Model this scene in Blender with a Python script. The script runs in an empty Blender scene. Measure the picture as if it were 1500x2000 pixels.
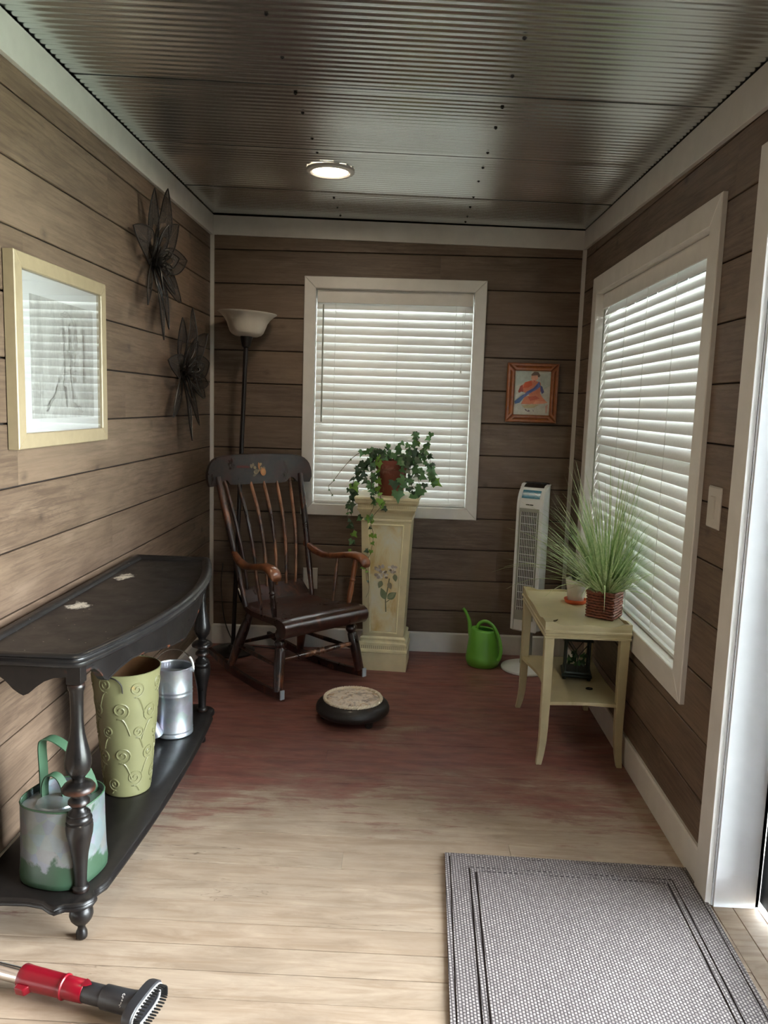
import bpy, bmesh, math, random
from math import sin, cos, pi, sqrt, radians
from mathutils import Vector, Matrix, noise as mnoise
S = bpy.context.scene
COL = S.collection
random.seed(7)
D, W = 4.60, 2.114            # back wall plane y = D, side walls x = 0 and x = W

# ---------------------------------------------------------------- camera
cd = bpy.data.cameras.new('camera'); cam = bpy.data.objects.new('camera', cd); COL.objects.link(cam)
cd.sensor_fit = 'VERTICAL'; cd.sensor_height = 36.0; cd.lens = 27.740; cd.clip_start = 0.02
R_, U_, F_ = Vector((0.999015, 0.030910, 0.031821)), Vector((-0.035692, 0.134057, 0.990331)), Vector((-0.026346, 0.990491, -0.135029))
cam.matrix_world = Matrix(((R_.x, U_.x, -F_.x, 1.15116), (R_.y, U_.y, -F_.y, 0.0), (R_.z, U_.z, -F_.z, 1.46181), (0, 0, 0, 1)))
S.camera = cam
# ---------------------------------------------------------------- world, exposure
wd = bpy.data.worlds.new('overcast_sky'); S.world = wd; wd.use_nodes = True
wn = wd.node_tree; wn.nodes.clear()
wo = wn.nodes.new('ShaderNodeOutputWorld'); wb = wn.nodes.new('ShaderNodeBackground')
tc = wn.nodes.new('ShaderNodeTexCoord'); sx = wn.nodes.new('ShaderNodeSeparateXYZ'); rp = wn.nodes.new('ShaderNodeValToRGB')
wn.links.new(tc.outputs['Generated'], sx.inputs[0]); wn.links.new(sx.outputs[2], rp.inputs[0]); wn.links.new(rp.outputs[0], wb.inputs[0])
rp.color_ramp.elements[0].position = 0.0; rp.color_ramp.elements[0].color = (0.80, 0.88, 0.93, 1)
rp.color_ramp.elements[1].position = 1.0; rp.color_ramp.elements[1].color = (0.93, 0.98, 1.0, 1)
wb.inputs[1].default_value = 16.0
wn.links.new(wb.outputs[0], wo.inputs[0])
S.view_settings.view_transform = 'Standard'; S.view_settings.look = 'None'
S.view_settings.gamma = 1.0; S.view_settings.use_curve_mapping = False
S.view_settings.exposure = 1.70
S.cycles.use_denoising = True
S.cycles.max_bounces = 10; S.cycles.diffuse_bounces = 6; S.cycles.glossy_bounces = 4; S.cycles.transparent_max_bounces = 12
S.cycles.sample_clamp_indirect = 2.5; S.cycles.caustics_reflective = False; S.cycles.caustics_refractive = False
def portal(name, loc, rot, sx_, sy_):
    l = bpy.data.lights.new(name, 'AREA'); l.shape = 'RECTANGLE'; l.size = sx_; l.size_y = sy_; l.cycles.is_portal = True
    o = bpy.data.objects.new(name, l); COL.objects.link(o); o.location = loc; o.rotation_euler = rot
portal('door_portal', (2.42, 1.36, 1.05), (0, radians(90), 0), 2.1, 1.74)
LAMP_W = 30.0

# ---------------------------------------------------------------- node helper
class NT:
    def __init__(s, name):
        s.m = bpy.data.materials.new(name); s.m.use_nodes = True; s.t = s.m.node_tree; s.t.nodes.clear()
        s.out = s.t.nodes.new('ShaderNodeOutputMaterial')
    def n(s, typ, ins=None, **kw):
        d = s.t.nodes.new('ShaderNode' + typ)
        for k, v in kw.items(): setattr(d, k, v)
        for k, v in (ins or {}).items():
            if isinstance(v, bpy.types.NodeSocket): s.t.links.new(v, d.inputs[k])
            elif v is not None: d.inputs[k].default_value = v
        return d
    def coord(s, kind='Object'): return s.n('TexCoord').outputs[kind]
    def pos(s): return s.n('NewGeometry').outputs['Position']
    def map(s, v, scale=(1, 1, 1), loc=(0, 0, 0), rot=(0, 0, 0)):
        return s.n('Mapping', {'Vector': v, 'Location': loc, 'Rotation': rot, 'Scale': scale}).outputs[0]
    def noise(s, v, scale=5, detail=4, rough=.55, dist=0.0):
        return s.n('TexNoise', {'Vector': v, 'Scale': scale, 'Detail': detail, 'Roughness': rough, 'Distortion': dist}).outputs['Fac']
    def ramp(s, f, stops, interp='LINEAR'):
        d = s.n('ValToRGB', {'Fac': f}); e = d.color_ramp.elements; d.color_ramp.interpolation = interp
        while len(e) < len(stops): e.new(.5)
        for q, (p, c) in zip(e, stops):
            q.position = p; q.color = (*c, 1) if isinstance(c, tuple) else (c, c, c, 1)
        return d.outputs[0]
    def mix(s, f, a, b, mode='MIX'):
        d = s.n('Mix', data_type='RGBA', blend_type=mode)
        for i, v in ((0, f), (6, a), (7, b)):
            if isinstance(v, bpy.types.NodeSocket): s.t.links.new(v, d.inputs[i])
            else: d.inputs[i].default_value = v if i == 0 else (*v, 1)
        return d.outputs[2]
    def math(s, op, a, b=0.5, clamp=False):
        d = s.n('Math', operation=op, use_clamp=clamp)
        for i, v in ((0, a), (1, b)):
            if isinstance(v, bpy.types.NodeSocket): s.t.links.new(v, d.inputs[i])
            else: d.inputs[i].default_value = v
        return d.outputs[0]
    def xyz(s, v):
        d = s.n('SeparateXYZ', {0: v}); return d.outputs
    def bump(s, h, strength=.3, dist=.002):
        return s.n('Bump', {'Height': h, 'Strength': strength, 'Distance': dist}).outputs[0]
    def bsdf(s, color, rough=.5, metal=0.0, normal=None, **kw):
        ins = {'Base Color': color if isinstance(color, bpy.types.NodeSocket) else (*color, 1), 'Roughness': rough, 'Metallic': metal}
        if normal is not None: ins['Normal'] = normal
        ins.update({k.replace('_', ' '): v for k, v in kw.items()})
        d = s.n('BsdfPrincipled', ins)
        s.t.links.new(d.outputs[0], s.out.inputs[0]); return d
def srgb(r, g, b):
    f = lambda c: (c / 255 / 12.92) if c / 255 <= .04045 else ((c / 255 + .055) / 1.055) ** 2.4
    return (f(r), f(g), f(b))
def simple(name, col, rough=.5, metal=0.0, var=.15, vscale=12, bump=.15, bscale=60, **kw):
    s = NT(name); c = s.coord()
    n = s.noise(c, vscale, 5)
    lo, hi = tuple(x * (1 - var) for x in col), tuple(min(1, x * (1 + var)) for x in col)
    col_ = s.ramp(n, [(.3, lo), (.7, hi)])
    s.bsdf(col_, rough, metal, s.bump(s.noise(c, bscale, 3), bump, .001), **kw); return s.m

# ---------------------------------------------------------------- materials
def wall_planks():
    s = NT('plank_laminate'); o = s.coord(); rnd = s.n('ObjectInfo').outputs['Random']
    off = s.n('CombineXYZ', {0: s.math('MULTIPLY', rnd, 37.0), 1: 0.0, 2: s.math('MULTIPLY', rnd, 11.0)}).outputs[0]
    v = s.n('VectorMath', {0: o, 1: off}, operation='ADD').outputs[0]
    fine = s.noise(s.map(v, (2.0, 6, 42)), 2.0, 6, .68, .5)
    broad = s.noise(s.map(v, (1.6, 2, 8)), 1.6, 6, .62, 1.0)
    tone = s.noise(s.map(v, (1.1, 1, 2.0)), 1.3, 3, .5, .3)
    swirl = s.noise(s.map(v, (1.4, 2, 11)), 1.7, 3, .55, 3.0)
    c = s.ramp(broad, [(.25, srgb(82, 67, 54)), (.45, srgb(112, 94, 78)), (.6, srgb(124, 106, 89)), (.78, srgb(146, 128, 110))])
    c = s.mix(s.ramp(fine, [(.40, .55), (.52, 0.0)]), c, srgb(80, 64, 51))
    c = s.mix(s.ramp(swirl, [(.45, 0.0), (.5, .30), (.55, 0.0)]), c, srgb(76, 61, 49))
    c = s.mix(s.ramp(tone, [(.45, 0.0), (.7, .55)]), c, srgb(144, 124, 104))
    vd = s.n('VectorMath', {0: v, 1: s.n('TexNoise', {'Vector': v, 'Scale': 14.0}).outputs['Color']}, operation='ADD').outputs[0]
    kn = s.n('TexVoronoi', {'Vector': s.map(v, (4.2, 2, 5.5)), 'Scale': 1.0, 'Randomness': 1.0}).outputs['Distance']
    kw = s.math('ADD', kn, s.math('MULTIPLY', s.noise(s.map(v, (30, 5, 60)), 1.0, 3), .10))
    c = s.mix(s.ramp(kw, [(.075, .85), (.14, .25), (.20, 0.0)]), c, srgb(46, 35, 27))
    c = s.mix(s.math('MULTIPLY', s.math('FRACT', s.math('MULTIPLY', rnd, 7.13)), .28), c, srgb(92, 75, 60))
    h = s.math('ADD', s.math('MULTIPLY', fine, .7), broad)
    c = s.mix(1.0, c, (.80, .765, .75), 'MULTIPLY')
    s.bsdf(c, s.ramp(fine, [(.3, .58), (.7, .46)]), 0, s.bump(h, .15, .002)); return s.m
def floor_wood():
    s = NT('worn_painted_boards'); p = s.pos(); x, y, z = s.xyz(p); rnd = s.n('ObjectInfo').outputs['Random']
    off = s.n('CombineXYZ', {0: s.math('MULTIPLY', rnd, 23.0), 1: 0.0, 2: 0.0}).outputs[0]
    v = s.n('VectorMath', {0: p, 1: off}, operation='ADD').outputs[0]
    g = s.noise(s.map(v, (1.6, 30, 1)), 1.5, 6, .65, .9)
    g2 = s.noise(s.map(v, (3.0, 12, 1)), 1.4, 6, .65, .6)
    b = s.noise(s.map(p, (2.6, 4.5, 1)), 1.2, 6, .65, .4)
    wood = s.ramp(g2, [(.25, srgb(142, 123, 104)), (.48, srgb(176, 157, 136)), (.72, srgb(197, 179, 158))])
    wood = s.mix(s.ramp(g, [(.36, .5), (.5, 0.0)]), wood, srgb(148, 124, 100))
    wood = s.mix(s.ramp(b, [(.45, 0.0), (.72, .5)]), wood, srgb(160, 145, 128))
    crack = s.noise(s.map(v, (.9, 13, 1)), 1.0, 3, .5, 2.4)
    cl = s.ramp(crack, [(.493, 0.0), (.5, .75), (.507, 0.0)])
    wood = s.mix(s.math('MULTIPLY', cl, s.ramp(s.noise(s.map(v, (1.3, 4, 1)), 1.0, 3), [(.54, 0.0), (.64, 1.0)])), wood, srgb(74, 56, 44))
    wood = s.mix(s.math('MULTIPLY', rnd, .22), wood, srgb(168, 140, 114))
    # old floor paint: solid at the far end, scuffed through nearer the door
    st = s.noise(s.map(p, (4.0, 26, 1)), 1.0, 8, .72, .6)
    big = s.noise(s.map(p, (1.7, 3.0, 1)), 1.3, 6, .66, .5)
    gr = s.n('MapRange', {'Value': y, 'From Min': 2.25, 'From Max': 3.1, 'To Min': -.42, 'To Max': .15}).outputs[0]
    edge = s.n('MapRange', {'Value': y, 'From Min': 3.5, 'From Max': 4.2, 'To Min': 0.0, 'To Max': .32}).outputs[0]
    lft = s.n('MapRange', {'Value': x, 'From Min': .3, 'From Max': 1.2, 'To Min': .08, 'To Max': 0.0}).outputs[0]
    q = s.math('ADD', s.math('ADD', gr, edge), s.math('ADD', s.math('ADD', s.math('MULTIPLY', st, 1.15), s.math('MULTIPLY', big, 1.05)), lft))
    mask = s.ramp(s.math('SUBTRACT', q, .45), [(.50, 0.0), (.62, .6), (.80, .95)])
    paint = s.ramp(s.noise(s.map(p, (5, 18, 1)), 1.3, 5), [(.3, srgb(104, 60, 52)), (.7, srgb(142, 88, 77))])
    worn = s.n('MapRange', {'Value': y, 'From Min': 2.35, 'From Max': 3.1, 'To Min': 0.0, 'To Max': .8}).outputs[0]
    wood = s.mix(s.math('MULTIPLY', worn, s.ramp(big, [(.35, .55), (.65, 1.0)])), wood, s.mix(s.ramp(st, [(.35, 0.0), (.65, 1.0)]), srgb(104, 84, 72), srgb(170, 150, 132)))
    c = s.mix(1.0, s.mix(mask, wood, paint), (.93, .93, .94), 'MULTIPLY')
    s.bsdf(c, s.ramp(st, [(.3, .62), (.7, .42)]), 0, s.bump(g, .12, .002)); return s.m
def metal_ceiling():
    s = NT('galvanised_corrugated_steel'); p = s.pos()
    n = s.noise(s.map(p, (1.2, 3, 1)), 1.5, 5)
    c = s.ramp(n, [(.3, (.70, .74, .75)), (.7, (.82, .87, .88))])
    s.bsdf(c, .26, 1.0); return s.m
def black_furniture(name, wear=(130, 72, 36), amt=.70, point=True, rough=.32, dust=False, base=(14, 13, 13)):
    s = NT(name); o = s.coord(); p = s.pos()
    n1 = s.noise(o, 9, 6, .65, .4); n2 = s.noise(o, 45, 4)
    c = s.ramp(n2, [(.3, srgb(*base)), (.7, srgb(base[0] + 10, base[1] + 8, base[2] + 7))])
    m = s.ramp(n1, [(amt, 0.0), (amt + .12, .85)])
    if point:
        pt = s.n('NewGeometry').outputs['Pointiness']
        m = s.math('MAXIMUM', m, s.math('MULTIPLY', s.ramp(pt, [(.55, 0.0), (.66, .8)]), s.ramp(n1, [(.4, 0.0), (.55, 1.0)])))
    c = s.mix(m, c, srgb(*wear))
    r = s.ramp(n1, [(.3, rough - .08), (.7, rough + .12)])
    if dust:
        tot = None
        for (dx, dy, rx, ry) in ((.105, 2.87, .06, .075), (.115, 2.44, .065, .07)):
            wp = s.n('VectorMath', {0: p, 1: s.n('VectorMath', {0: s.n('TexNoise', {'Vector': s.map(p, (26, 20, 0)), 'Scale': 1.0, 'Detail': 4.0}).outputs['Color'], 1: (.10, .12, 0)}, operation='MULTIPLY').outputs[0]}, operation='ADD').outputs[0]
            q = s.map(wp, (1 / rx, 1 / ry, 0), (-(dx + .05) / rx, -(dy + .06) / ry, 0))
            d = s.n('VectorMath', {0: q}, operation='LENGTH').outputs['Value']
            d = s.math('SUBTRACT', 1.0, d, True)
            tot = d if tot is None else s.math('ADD', tot, d)
        st = s.noise(s.map(p, (110, 60, 1)), 1.0, 6, .7, 1.5)
        dm = s.ramp(s.math('MULTIPLY', s.math('POWER', tot, .6), st), [(.27, 0.0), (.40, 1.0)])
        sp = s.n('TexVoronoi', {'Vector': p, 'Scale': 26.0}).outputs['Distance']
        dm = s.math('MAXIMUM', dm, s.ramp(sp, [(.035, .7), (.06, 0.0)]))
        c = s.mix(dm, c, srgb(214, 206, 190)); 
    s.bsdf(c, r, 0, s.bump(n2, .06, .001), Coat_Weight=.08, Coat_Roughness=.12, Specular_IOR_Level=.36); return s.m
def chair_wood(name='worn_ebony_chair_paint', base=(24, 17, 16), wear=(150, 92, 58), thr=.52):
    s = NT(name); o = s.coord()
    n1 = s.noise(s.map(o, (5, 5, 2.2)), 2.2, 6, .65, .6); n2 = s.noise(o, 40, 5)
    c = s.ramp(n2, [(.3, srgb(*base)), (.7, srgb(base[0] + 22, base[1] + 12, base[2] + 9))])
    c = s.mix(s.ramp(n1, [(thr, 0.0), (thr + .2, .9)]), c, srgb(*wear))
    c = s.mix(s.ramp(s.noise(o, 7, 4), [(.45, 0.0), (.7, .6)]), c, srgb(70, 32, 24))
    s.bsdf(c, s.ramp(n1, [(.3, .24), (.7, .40)]), 0, s.bump(n2, .08, .001), Coat_Weight=.5, Coat_Roughness=.18); return s.m
def galvanised(name, tint=(.62, .66, .70), green=False, red=False):
    s = NT(name); o = s.coord(); x, y, z = s.xyz(o)
    v = s.n('TexVoronoi', {'Vector': o, 'Scale': 26.0}).outputs['Color']
    n = s.noise(o, 8, 6, .65)
    c = s.ramp(n, [(.3, tuple(t * .72 for t in tint)), (.7, tuple(min(1, t * 1.1) for t in tint))])
    c = s.mix(.12, c, v, 'SOFT_LIGHT')
    met = .85; rough = s.ramp(n, [(.3, .34), (.7, .5)])
    if green:
        g = s.noise(o, 6.5, 5, .6, .4)
        hz = s.math('ADD', g, s.n('MapRange', {'Value': z, 'From Min': .03, 'From Max': .10, 'To Min': .22, 'To Max': 0.0}).outputs[0])
        gm = s.ramp(hz, [(.55, 0.0), (.60, 1.0)])
        c = s.mix(gm, c, srgb(46, 70, 52)); met = s.math('SUBTRACT', .5, s.math('MULTIPLY', gm, .5))
    s.bsdf(c, rough, met, s.bump(n, .1, .002)); return s.m
def verdigris_paint(name, col, worn, thr=.6, rough=.5, bs=None):
    s = NT(name); o = s.coord(); n = s.noise(o, 14, 6, .65); b = s.noise(o, 5, 4)
    c = s.ramp(b, [(.3, tuple(x * .85 for x in col)), (.7, tuple(min(1, x * 1.12) for x in col))])
    c = s.mix(s.ramp(n, [(thr, 0.0), (thr + .1, .8)]), c, worn)
    s.bsdf(c, rough, 0, s.bump(n, .12, .0015)); return s.m
def glass_mat(name, rough=.02, tint=(1, 1, 1), refl=1.0):
    s = NT(name); f = s.n('Fresnel', {'IOR': 1.55}).outputs[0]
    a = s.n('BsdfTransparent', {'Color': (*tint, 1)}); g = s.n('BsdfGlossy', {'Roughness': rough, 'Color': (1, 1, 1, 1)})
    mx = s.n('MixShader', {0: s.math('MULTIPLY', f, refl, True), 1: a.outputs[0], 2: g.outputs[0]})
    s.t.links.new(mx.outputs[0], s.out.inputs[0]); return s.m
def slat_mat():
    s = NT('white_blind_vinyl'); o = s.coord(); n = s.noise(s.map(o, (3, 40, 40)), 2, 4)
    c = s.ramp(n, [(.3, (.80, .80, .78)), (.7, (.86, .86, .84))])
    b = s.bsdf(c, .42); t = s.n('BsdfTranslucent', {'Color': (.85, .88, .9, 1)})
    mx = s.n('MixShader', {0: .07, 1: b.outputs[0], 2: t.outputs[0]}); s.t.links.new(mx.outputs[0], s.out.inputs[0]); return s.m
def shade_mat():
    s = NT('frosted_glass_shade'); o = s.coord(); n = s.noise(o, 9, 4)
    b = s.bsdf(s.ramp(n, [(.3, (.74, .70, .64)), (.7, (.82, .79, .73))]), .28); t = s.n('BsdfTranslucent', {'Color': (.9, .85, .78, 1)})
    mx = s.n('MixShader', {0: .3, 1: b.outputs[0], 2: t.outputs[0]}); s.t.links.new(mx.outputs[0], s.out.inputs[0]); return s.m
def rug_weave(name, k=1.0):
    s = NT(name); p = s.pos()
    v = s.map(p, (1, 1, 0), rot=(0, 0, radians(90)))
    br = s.n('TexBrick', {'Vector': v, 'Color1': (*[c * k for c in srgb(178, 170, 167)], 1), 'Color2': (*[c * k for c in srgb(150, 142, 140)], 1), 'Mortar': (*[c * k for c in srgb(70, 64, 66)], 1),
        'Scale': 1.0, 'Mortar Size': .0021, 'Mortar Smooth': .6, 'Bias': 0.0, 'Brick Width': .011, 'Row Height': .0085}, offset=.5)
    n = s.noise(p, 9, 4); n2 = s.noise(p, 260, 3)
    c = s.mix(s.ramp(n, [(.3, 0.0), (.7, .25)]), br.outputs[0], srgb(120, 112, 112))
    c = s.mix(s.ramp(n2, [(.45, 0.0), (.6, .35)]), c, srgb(88, 82, 84))
    h = s.math('SUBTRACT', 1.0, br.outputs['Fac'])
    s.bsdf(c, .85, 0, s.bump(h, .8, .003)); return s.m
def leaf_mat(name, a, b, rough=.4):
    s = NT(name); o = s.coord(); n = s.noise(o, 60, 4); r = s.n('ObjectInfo').outputs['Random']
    c = s.mix(r, s.ramp(n, [(.3, a), (.7, b)]), s.ramp(n, [(.3, tuple(x * .65 for x in a)), (.7, tuple(x * .8 for x in b))]))
    d = s.bsdf(c, rough); t = s.n('BsdfTranslucent', {'Color': c})
    mx = s.n('MixShader', {0: .28, 1: d.outputs[0], 2: t.outputs[0]}); s.t.links.new(mx.outputs[0], s.out.inputs[0]); return s.m
def emit(name, col, st):
    s = NT(name); e = s.n('Emission', {'Color': (*col, 1), 'Strength': st}); s.t.links.new(e.outputs[0], s.out.inputs[0]); return s.m
def mesh_petal():
    s = NT('dark_wire_mesh'); o = s.coord(); n = s.noise(o, 160, 3, .6)
    b = s.bsdf((.012, .009, .008), .6, .0); t = s.n('BsdfTransparent')
    w = s.ramp(n, [(.46, .55), (.56, .95)])
    mx = s.n('MixShader', {0: w, 1: t.outputs[0], 2: b.outputs[0]}); s.t.links.new(mx.outputs[0], s.out.inputs[0]); return s.m
def panel_paint():
    s = NT('antiqued_panel_glaze'); o = s.coord(); n = s.noise(s.map(o, (4, 4, 2)), 2.4, 5, .6, .5)
    c = s.ramp(n, [(.36, srgb(208, 180, 118)), (.52, srgb(224, 212, 170)), (.68, srgb(225, 224, 205))]); s.bsdf(c, .45); return s.m
def sketch_paper():
    s = NT('pencil_drawing_paper'); o = s.coord()
    n = s.noise(s.map(o, (1, 26, 7)), 1.2, 6, .65, .8); w = s.noise(s.map(o, (1, 60, 60)), 1.5, 4)
    c = s.ramp(s.math('ADD', s.math('MULTIPLY', n, .7), s.math('MULTIPLY', w, .3)), [(.34, srgb(150, 148, 143)), (.5, srgb(182, 180, 174)), (.64, srgb(204, 202, 196))])
    s.bsdf(c, .8); return s.m
M = {}
M['plank'] = wall_planks(); M['floor'] = floor_wood(); M['ceil'] = metal_ceiling()
M['white'] = simple('white_trim_paint', (.74, .72, .69), .38, var=.05, bump=.04)
M['jamb'] = simple('white_jamb_vinyl', (.74, .76, .79), .3, var=.04, bump=.03)
M['dark'] = simple('dark_backing', (.02, .016, .013), .8)
M['black'] = black_furniture('black_distressed_paint', amt=.78, wear=(122, 66, 34)); M['blacktop'] = black_furniture('black_table_top', amt=.74, point=False, rough=.36, dust=True, base=(16, 16, 17))
M['blackshelf'] = black_furniture('black_shelf_paint', amt=.72, point=False, rough=.36)
M['apron'] = black_furniture('black_apron_paint', amt=.70, wear=(60, 34, 22), point=False, rough=.34)
M['wornedge'] = black_furniture('black_paint_rubbed_to_brown', amt=.58, wear=(104, 54, 28), point=False, rough=.4)
M['chair'] = chair_wood(); M['chairseat'] = chair_wood('worn_seat_paint', (34, 20, 18), (120, 70, 52), .55)
M['chairspin'] = chair_wood('rubbed_spindle_paint', (30, 20, 17), (176, 122, 86), .42)
M['chairarm'] = chair_wood('bare_arm_wood', (82, 46, 28), (148, 92, 56), .38)
M['slat'] = slat_mat(); M['glass'] = glass_mat('window_glass'); M['picglass'] = glass_mat('picture_glass', .02, (.97, .98, .98), 2.6)
M['galv'] = galvanised('galvanised_zinc', (.50, .54, .58)); M['galvgreen'] = galvanised('galvanised_zinc_with_green_paint', (.20, .225, .24), True)
M['greenpaint'] = verdigris_paint('chipped_green_paint', srgb(54, 82, 60), srgb(160, 168, 160), .66)
M['vase'] = verdigris_paint('olive_embossed_tin', srgb(112, 111, 78), srgb(178, 134, 66), .66, .42)
M['vasein'] = simple('rusty_tin_inside', srgb(96, 66, 38), .5, .3)
M['cream'] = verdigris_paint('antique_cream_paint', srgb(214, 203, 165), srgb(192, 178, 132), .62, .45)
M['creamedge'] = simple('pale_cream_highlight', srgb(238, 230, 192), .45)
M['panel'] = panel_paint()
M['table'] = verdigris_paint('khaki_cream_table_paint', srgb(188, 177, 140), srgb(168, 155, 115), .66, .4)
M['terra'] = verdigris_paint('old_terracotta', srgb(122, 62, 46), srgb(150, 108, 90), .54, .75)
M['terra2'] = simple('orange_terracotta', srgb(196, 88, 46), .6)
M['soil'] = simple('potting_soil', (.03, .02, .014), .95, bump=.8)
M['ivyd'] = leaf_mat('ivy_leaf_dark', srgb(34, 58, 36), srgb(62, 92, 58)); M['ivym'] = leaf_mat('ivy_leaf_mid', srgb(62, 106, 58), srgb(104, 146, 94)); M['ivyb'] = leaf_mat('ivy_leaf_bright', srgb(92, 140, 44), srgb(134, 176, 66))
M['vine'] = simple('ivy_stem', srgb(84, 76, 52), .6)
M['grass'] = leaf_mat('pale_variegated_blade', srgb(150, 180, 118), srgb(214, 224, 178))
M['grassd'] = leaf_mat('green_blade', srgb(112, 150, 88), srgb(166, 194, 128))
M['wicker'] = simple('brown_wicker', srgb(104, 56, 38), .42, var=.5, vscale=60)
M['wickerd'] = simple('dark_wicker', srgb(40, 22, 16), .6)
M['pot'] = simple('white_glazed_pot', (.8, .79, .76), .2, var=.03, bump=.02)
M['succ'] = leaf_mat('succulent_leaf', srgb(38, 58, 36), srgb(70, 92, 58))
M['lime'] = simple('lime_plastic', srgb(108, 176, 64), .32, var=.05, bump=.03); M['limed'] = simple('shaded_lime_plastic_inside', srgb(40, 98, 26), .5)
M['fan'] = simple('white_fan_plastic', (.74, .76, .76), .3, var=.03, bump=.02); M['fangrey'] = simple('grey_fan_plastic', srgb(150, 152, 142), .4, var=.04)
M['fandark'] = simple('fan_black_plastic', (.012, .012, .013), .25); M['fanslot'] = simple('fan_slot_dark', srgb(62, 60, 54), .6); M['teal'] = simple('teal_display', srgb(40, 116, 140), .25, var=.2, vscale=60)
M['lampmetal'] = simple('dark_bronze_metal', srgb(36, 30, 28), .38, .5, bump=.04); M['shade'] = shade_mat()
M['cord'] = simple('black_rubber_cord', (.014, .012, .011), .5); M['wire'] = simple('black_wire', (.012, .010, .009), .45, .3); M['petal'] = mesh_petal()
M['gilt'] = simple('champagne_frame', srgb(160, 144, 116), .4, .1, var=.06, vscale=30); M['mat'] = simple('white_mat_board', (.80, .79, .76), .8, var=.02); M['sketch'] = sketch_paper()
M['oak'] = simple('honey_oak_frame', srgb(142, 82, 40), .36, var=.25, vscale=40)
M['rug'] = rug_weave('grey_woven_rug', 1.15); M['rugb'] = rug_weave('grey_woven_rug_border', 1.05); M['rugd'] = simple('rug_backing', srgb(58, 51, 52), .9)
M['stool'] = black_furniture('footstool_black', amt=.6, wear=(74, 56, 40), point=False, rough=.45, base=(28, 25, 24)); 
M['rope'] = simple('cream_rope_trim', srgb(240, 230, 210), .8); M['plate'] = simple('white_switch_plastic', srgb(196, 190, 182), .35, var=.04)
M['steel'] = simple('polished_wand_tube', (.72, .70, .68), .16, 1.0, var=.05, bump=.02); M['redp'] = simple('crimson_plastic', srgb(122, 7, 27), .28, var=.06, bump=.02)
M['vacb'] = simple('charcoal_plastic', srgb(46, 46, 50), .42, var=.06); M['bristle'] = simple('black_bristles', (.01, .01, .01), .5); M['vacw'] = simple('pale_bristle_base', srgb(186, 186, 184), .5, var=.3, vscale=200)
M['lantern'] = simple('dark_green_iron', srgb(24, 34, 26), .45, .3); M['screw'] = simple('dark_screw', (.02, .02, .02), .4, .6)
M['tape'] = simple('pale_blue_pad', srgb(186, 202, 212), .4); M['alu'] = simple('black_aluminium', (.012, .013, .015), .35, .2)
M['lens'] = emit('lit_lamp_lens', (1.0, .84, .62), 8.0); M['lens'].cycles.emission_sampling = 'NONE'
M['lawn'] = simple('lawn', srgb(150, 156, 138), .95, var=.3)
M['screwcap'] = M['screw']
def tapestry():
    s = NT('tapestry_fabric'); o = s.coord(); a = s.noise(o, 16, 5, .6, 1.2); b = s.noise(o, 30, 4, .6, 1.0)
    c = s.ramp(a, [(.38, srgb(164, 150, 138)), (.48, srgb(226, 212, 196)), (.62, srgb(240, 228, 212))])
    c = s.mix(s.ramp(b, [(.56, 0.0), (.64, .7)]), c, srgb(196, 158, 108)); c = s.mix(s.ramp(b, [(.34, .6), (.42, 0.0)]), c, srgb(122, 110, 108))
    s.bsdf(c, .9, 0, s.bump(s.noise(o, 300, 2), .4, .001)); return s.m
M['tapestry'] = tapestry()
_flat = {}
def flat(rgb):
    if rgb not in _flat: _flat[rgb] = simple('pigment_%d_%d_%d' % rgb, srgb(*rgb), .75, var=.12, vscale=50, bump=.05)
    return _flat[rgb]

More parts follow.
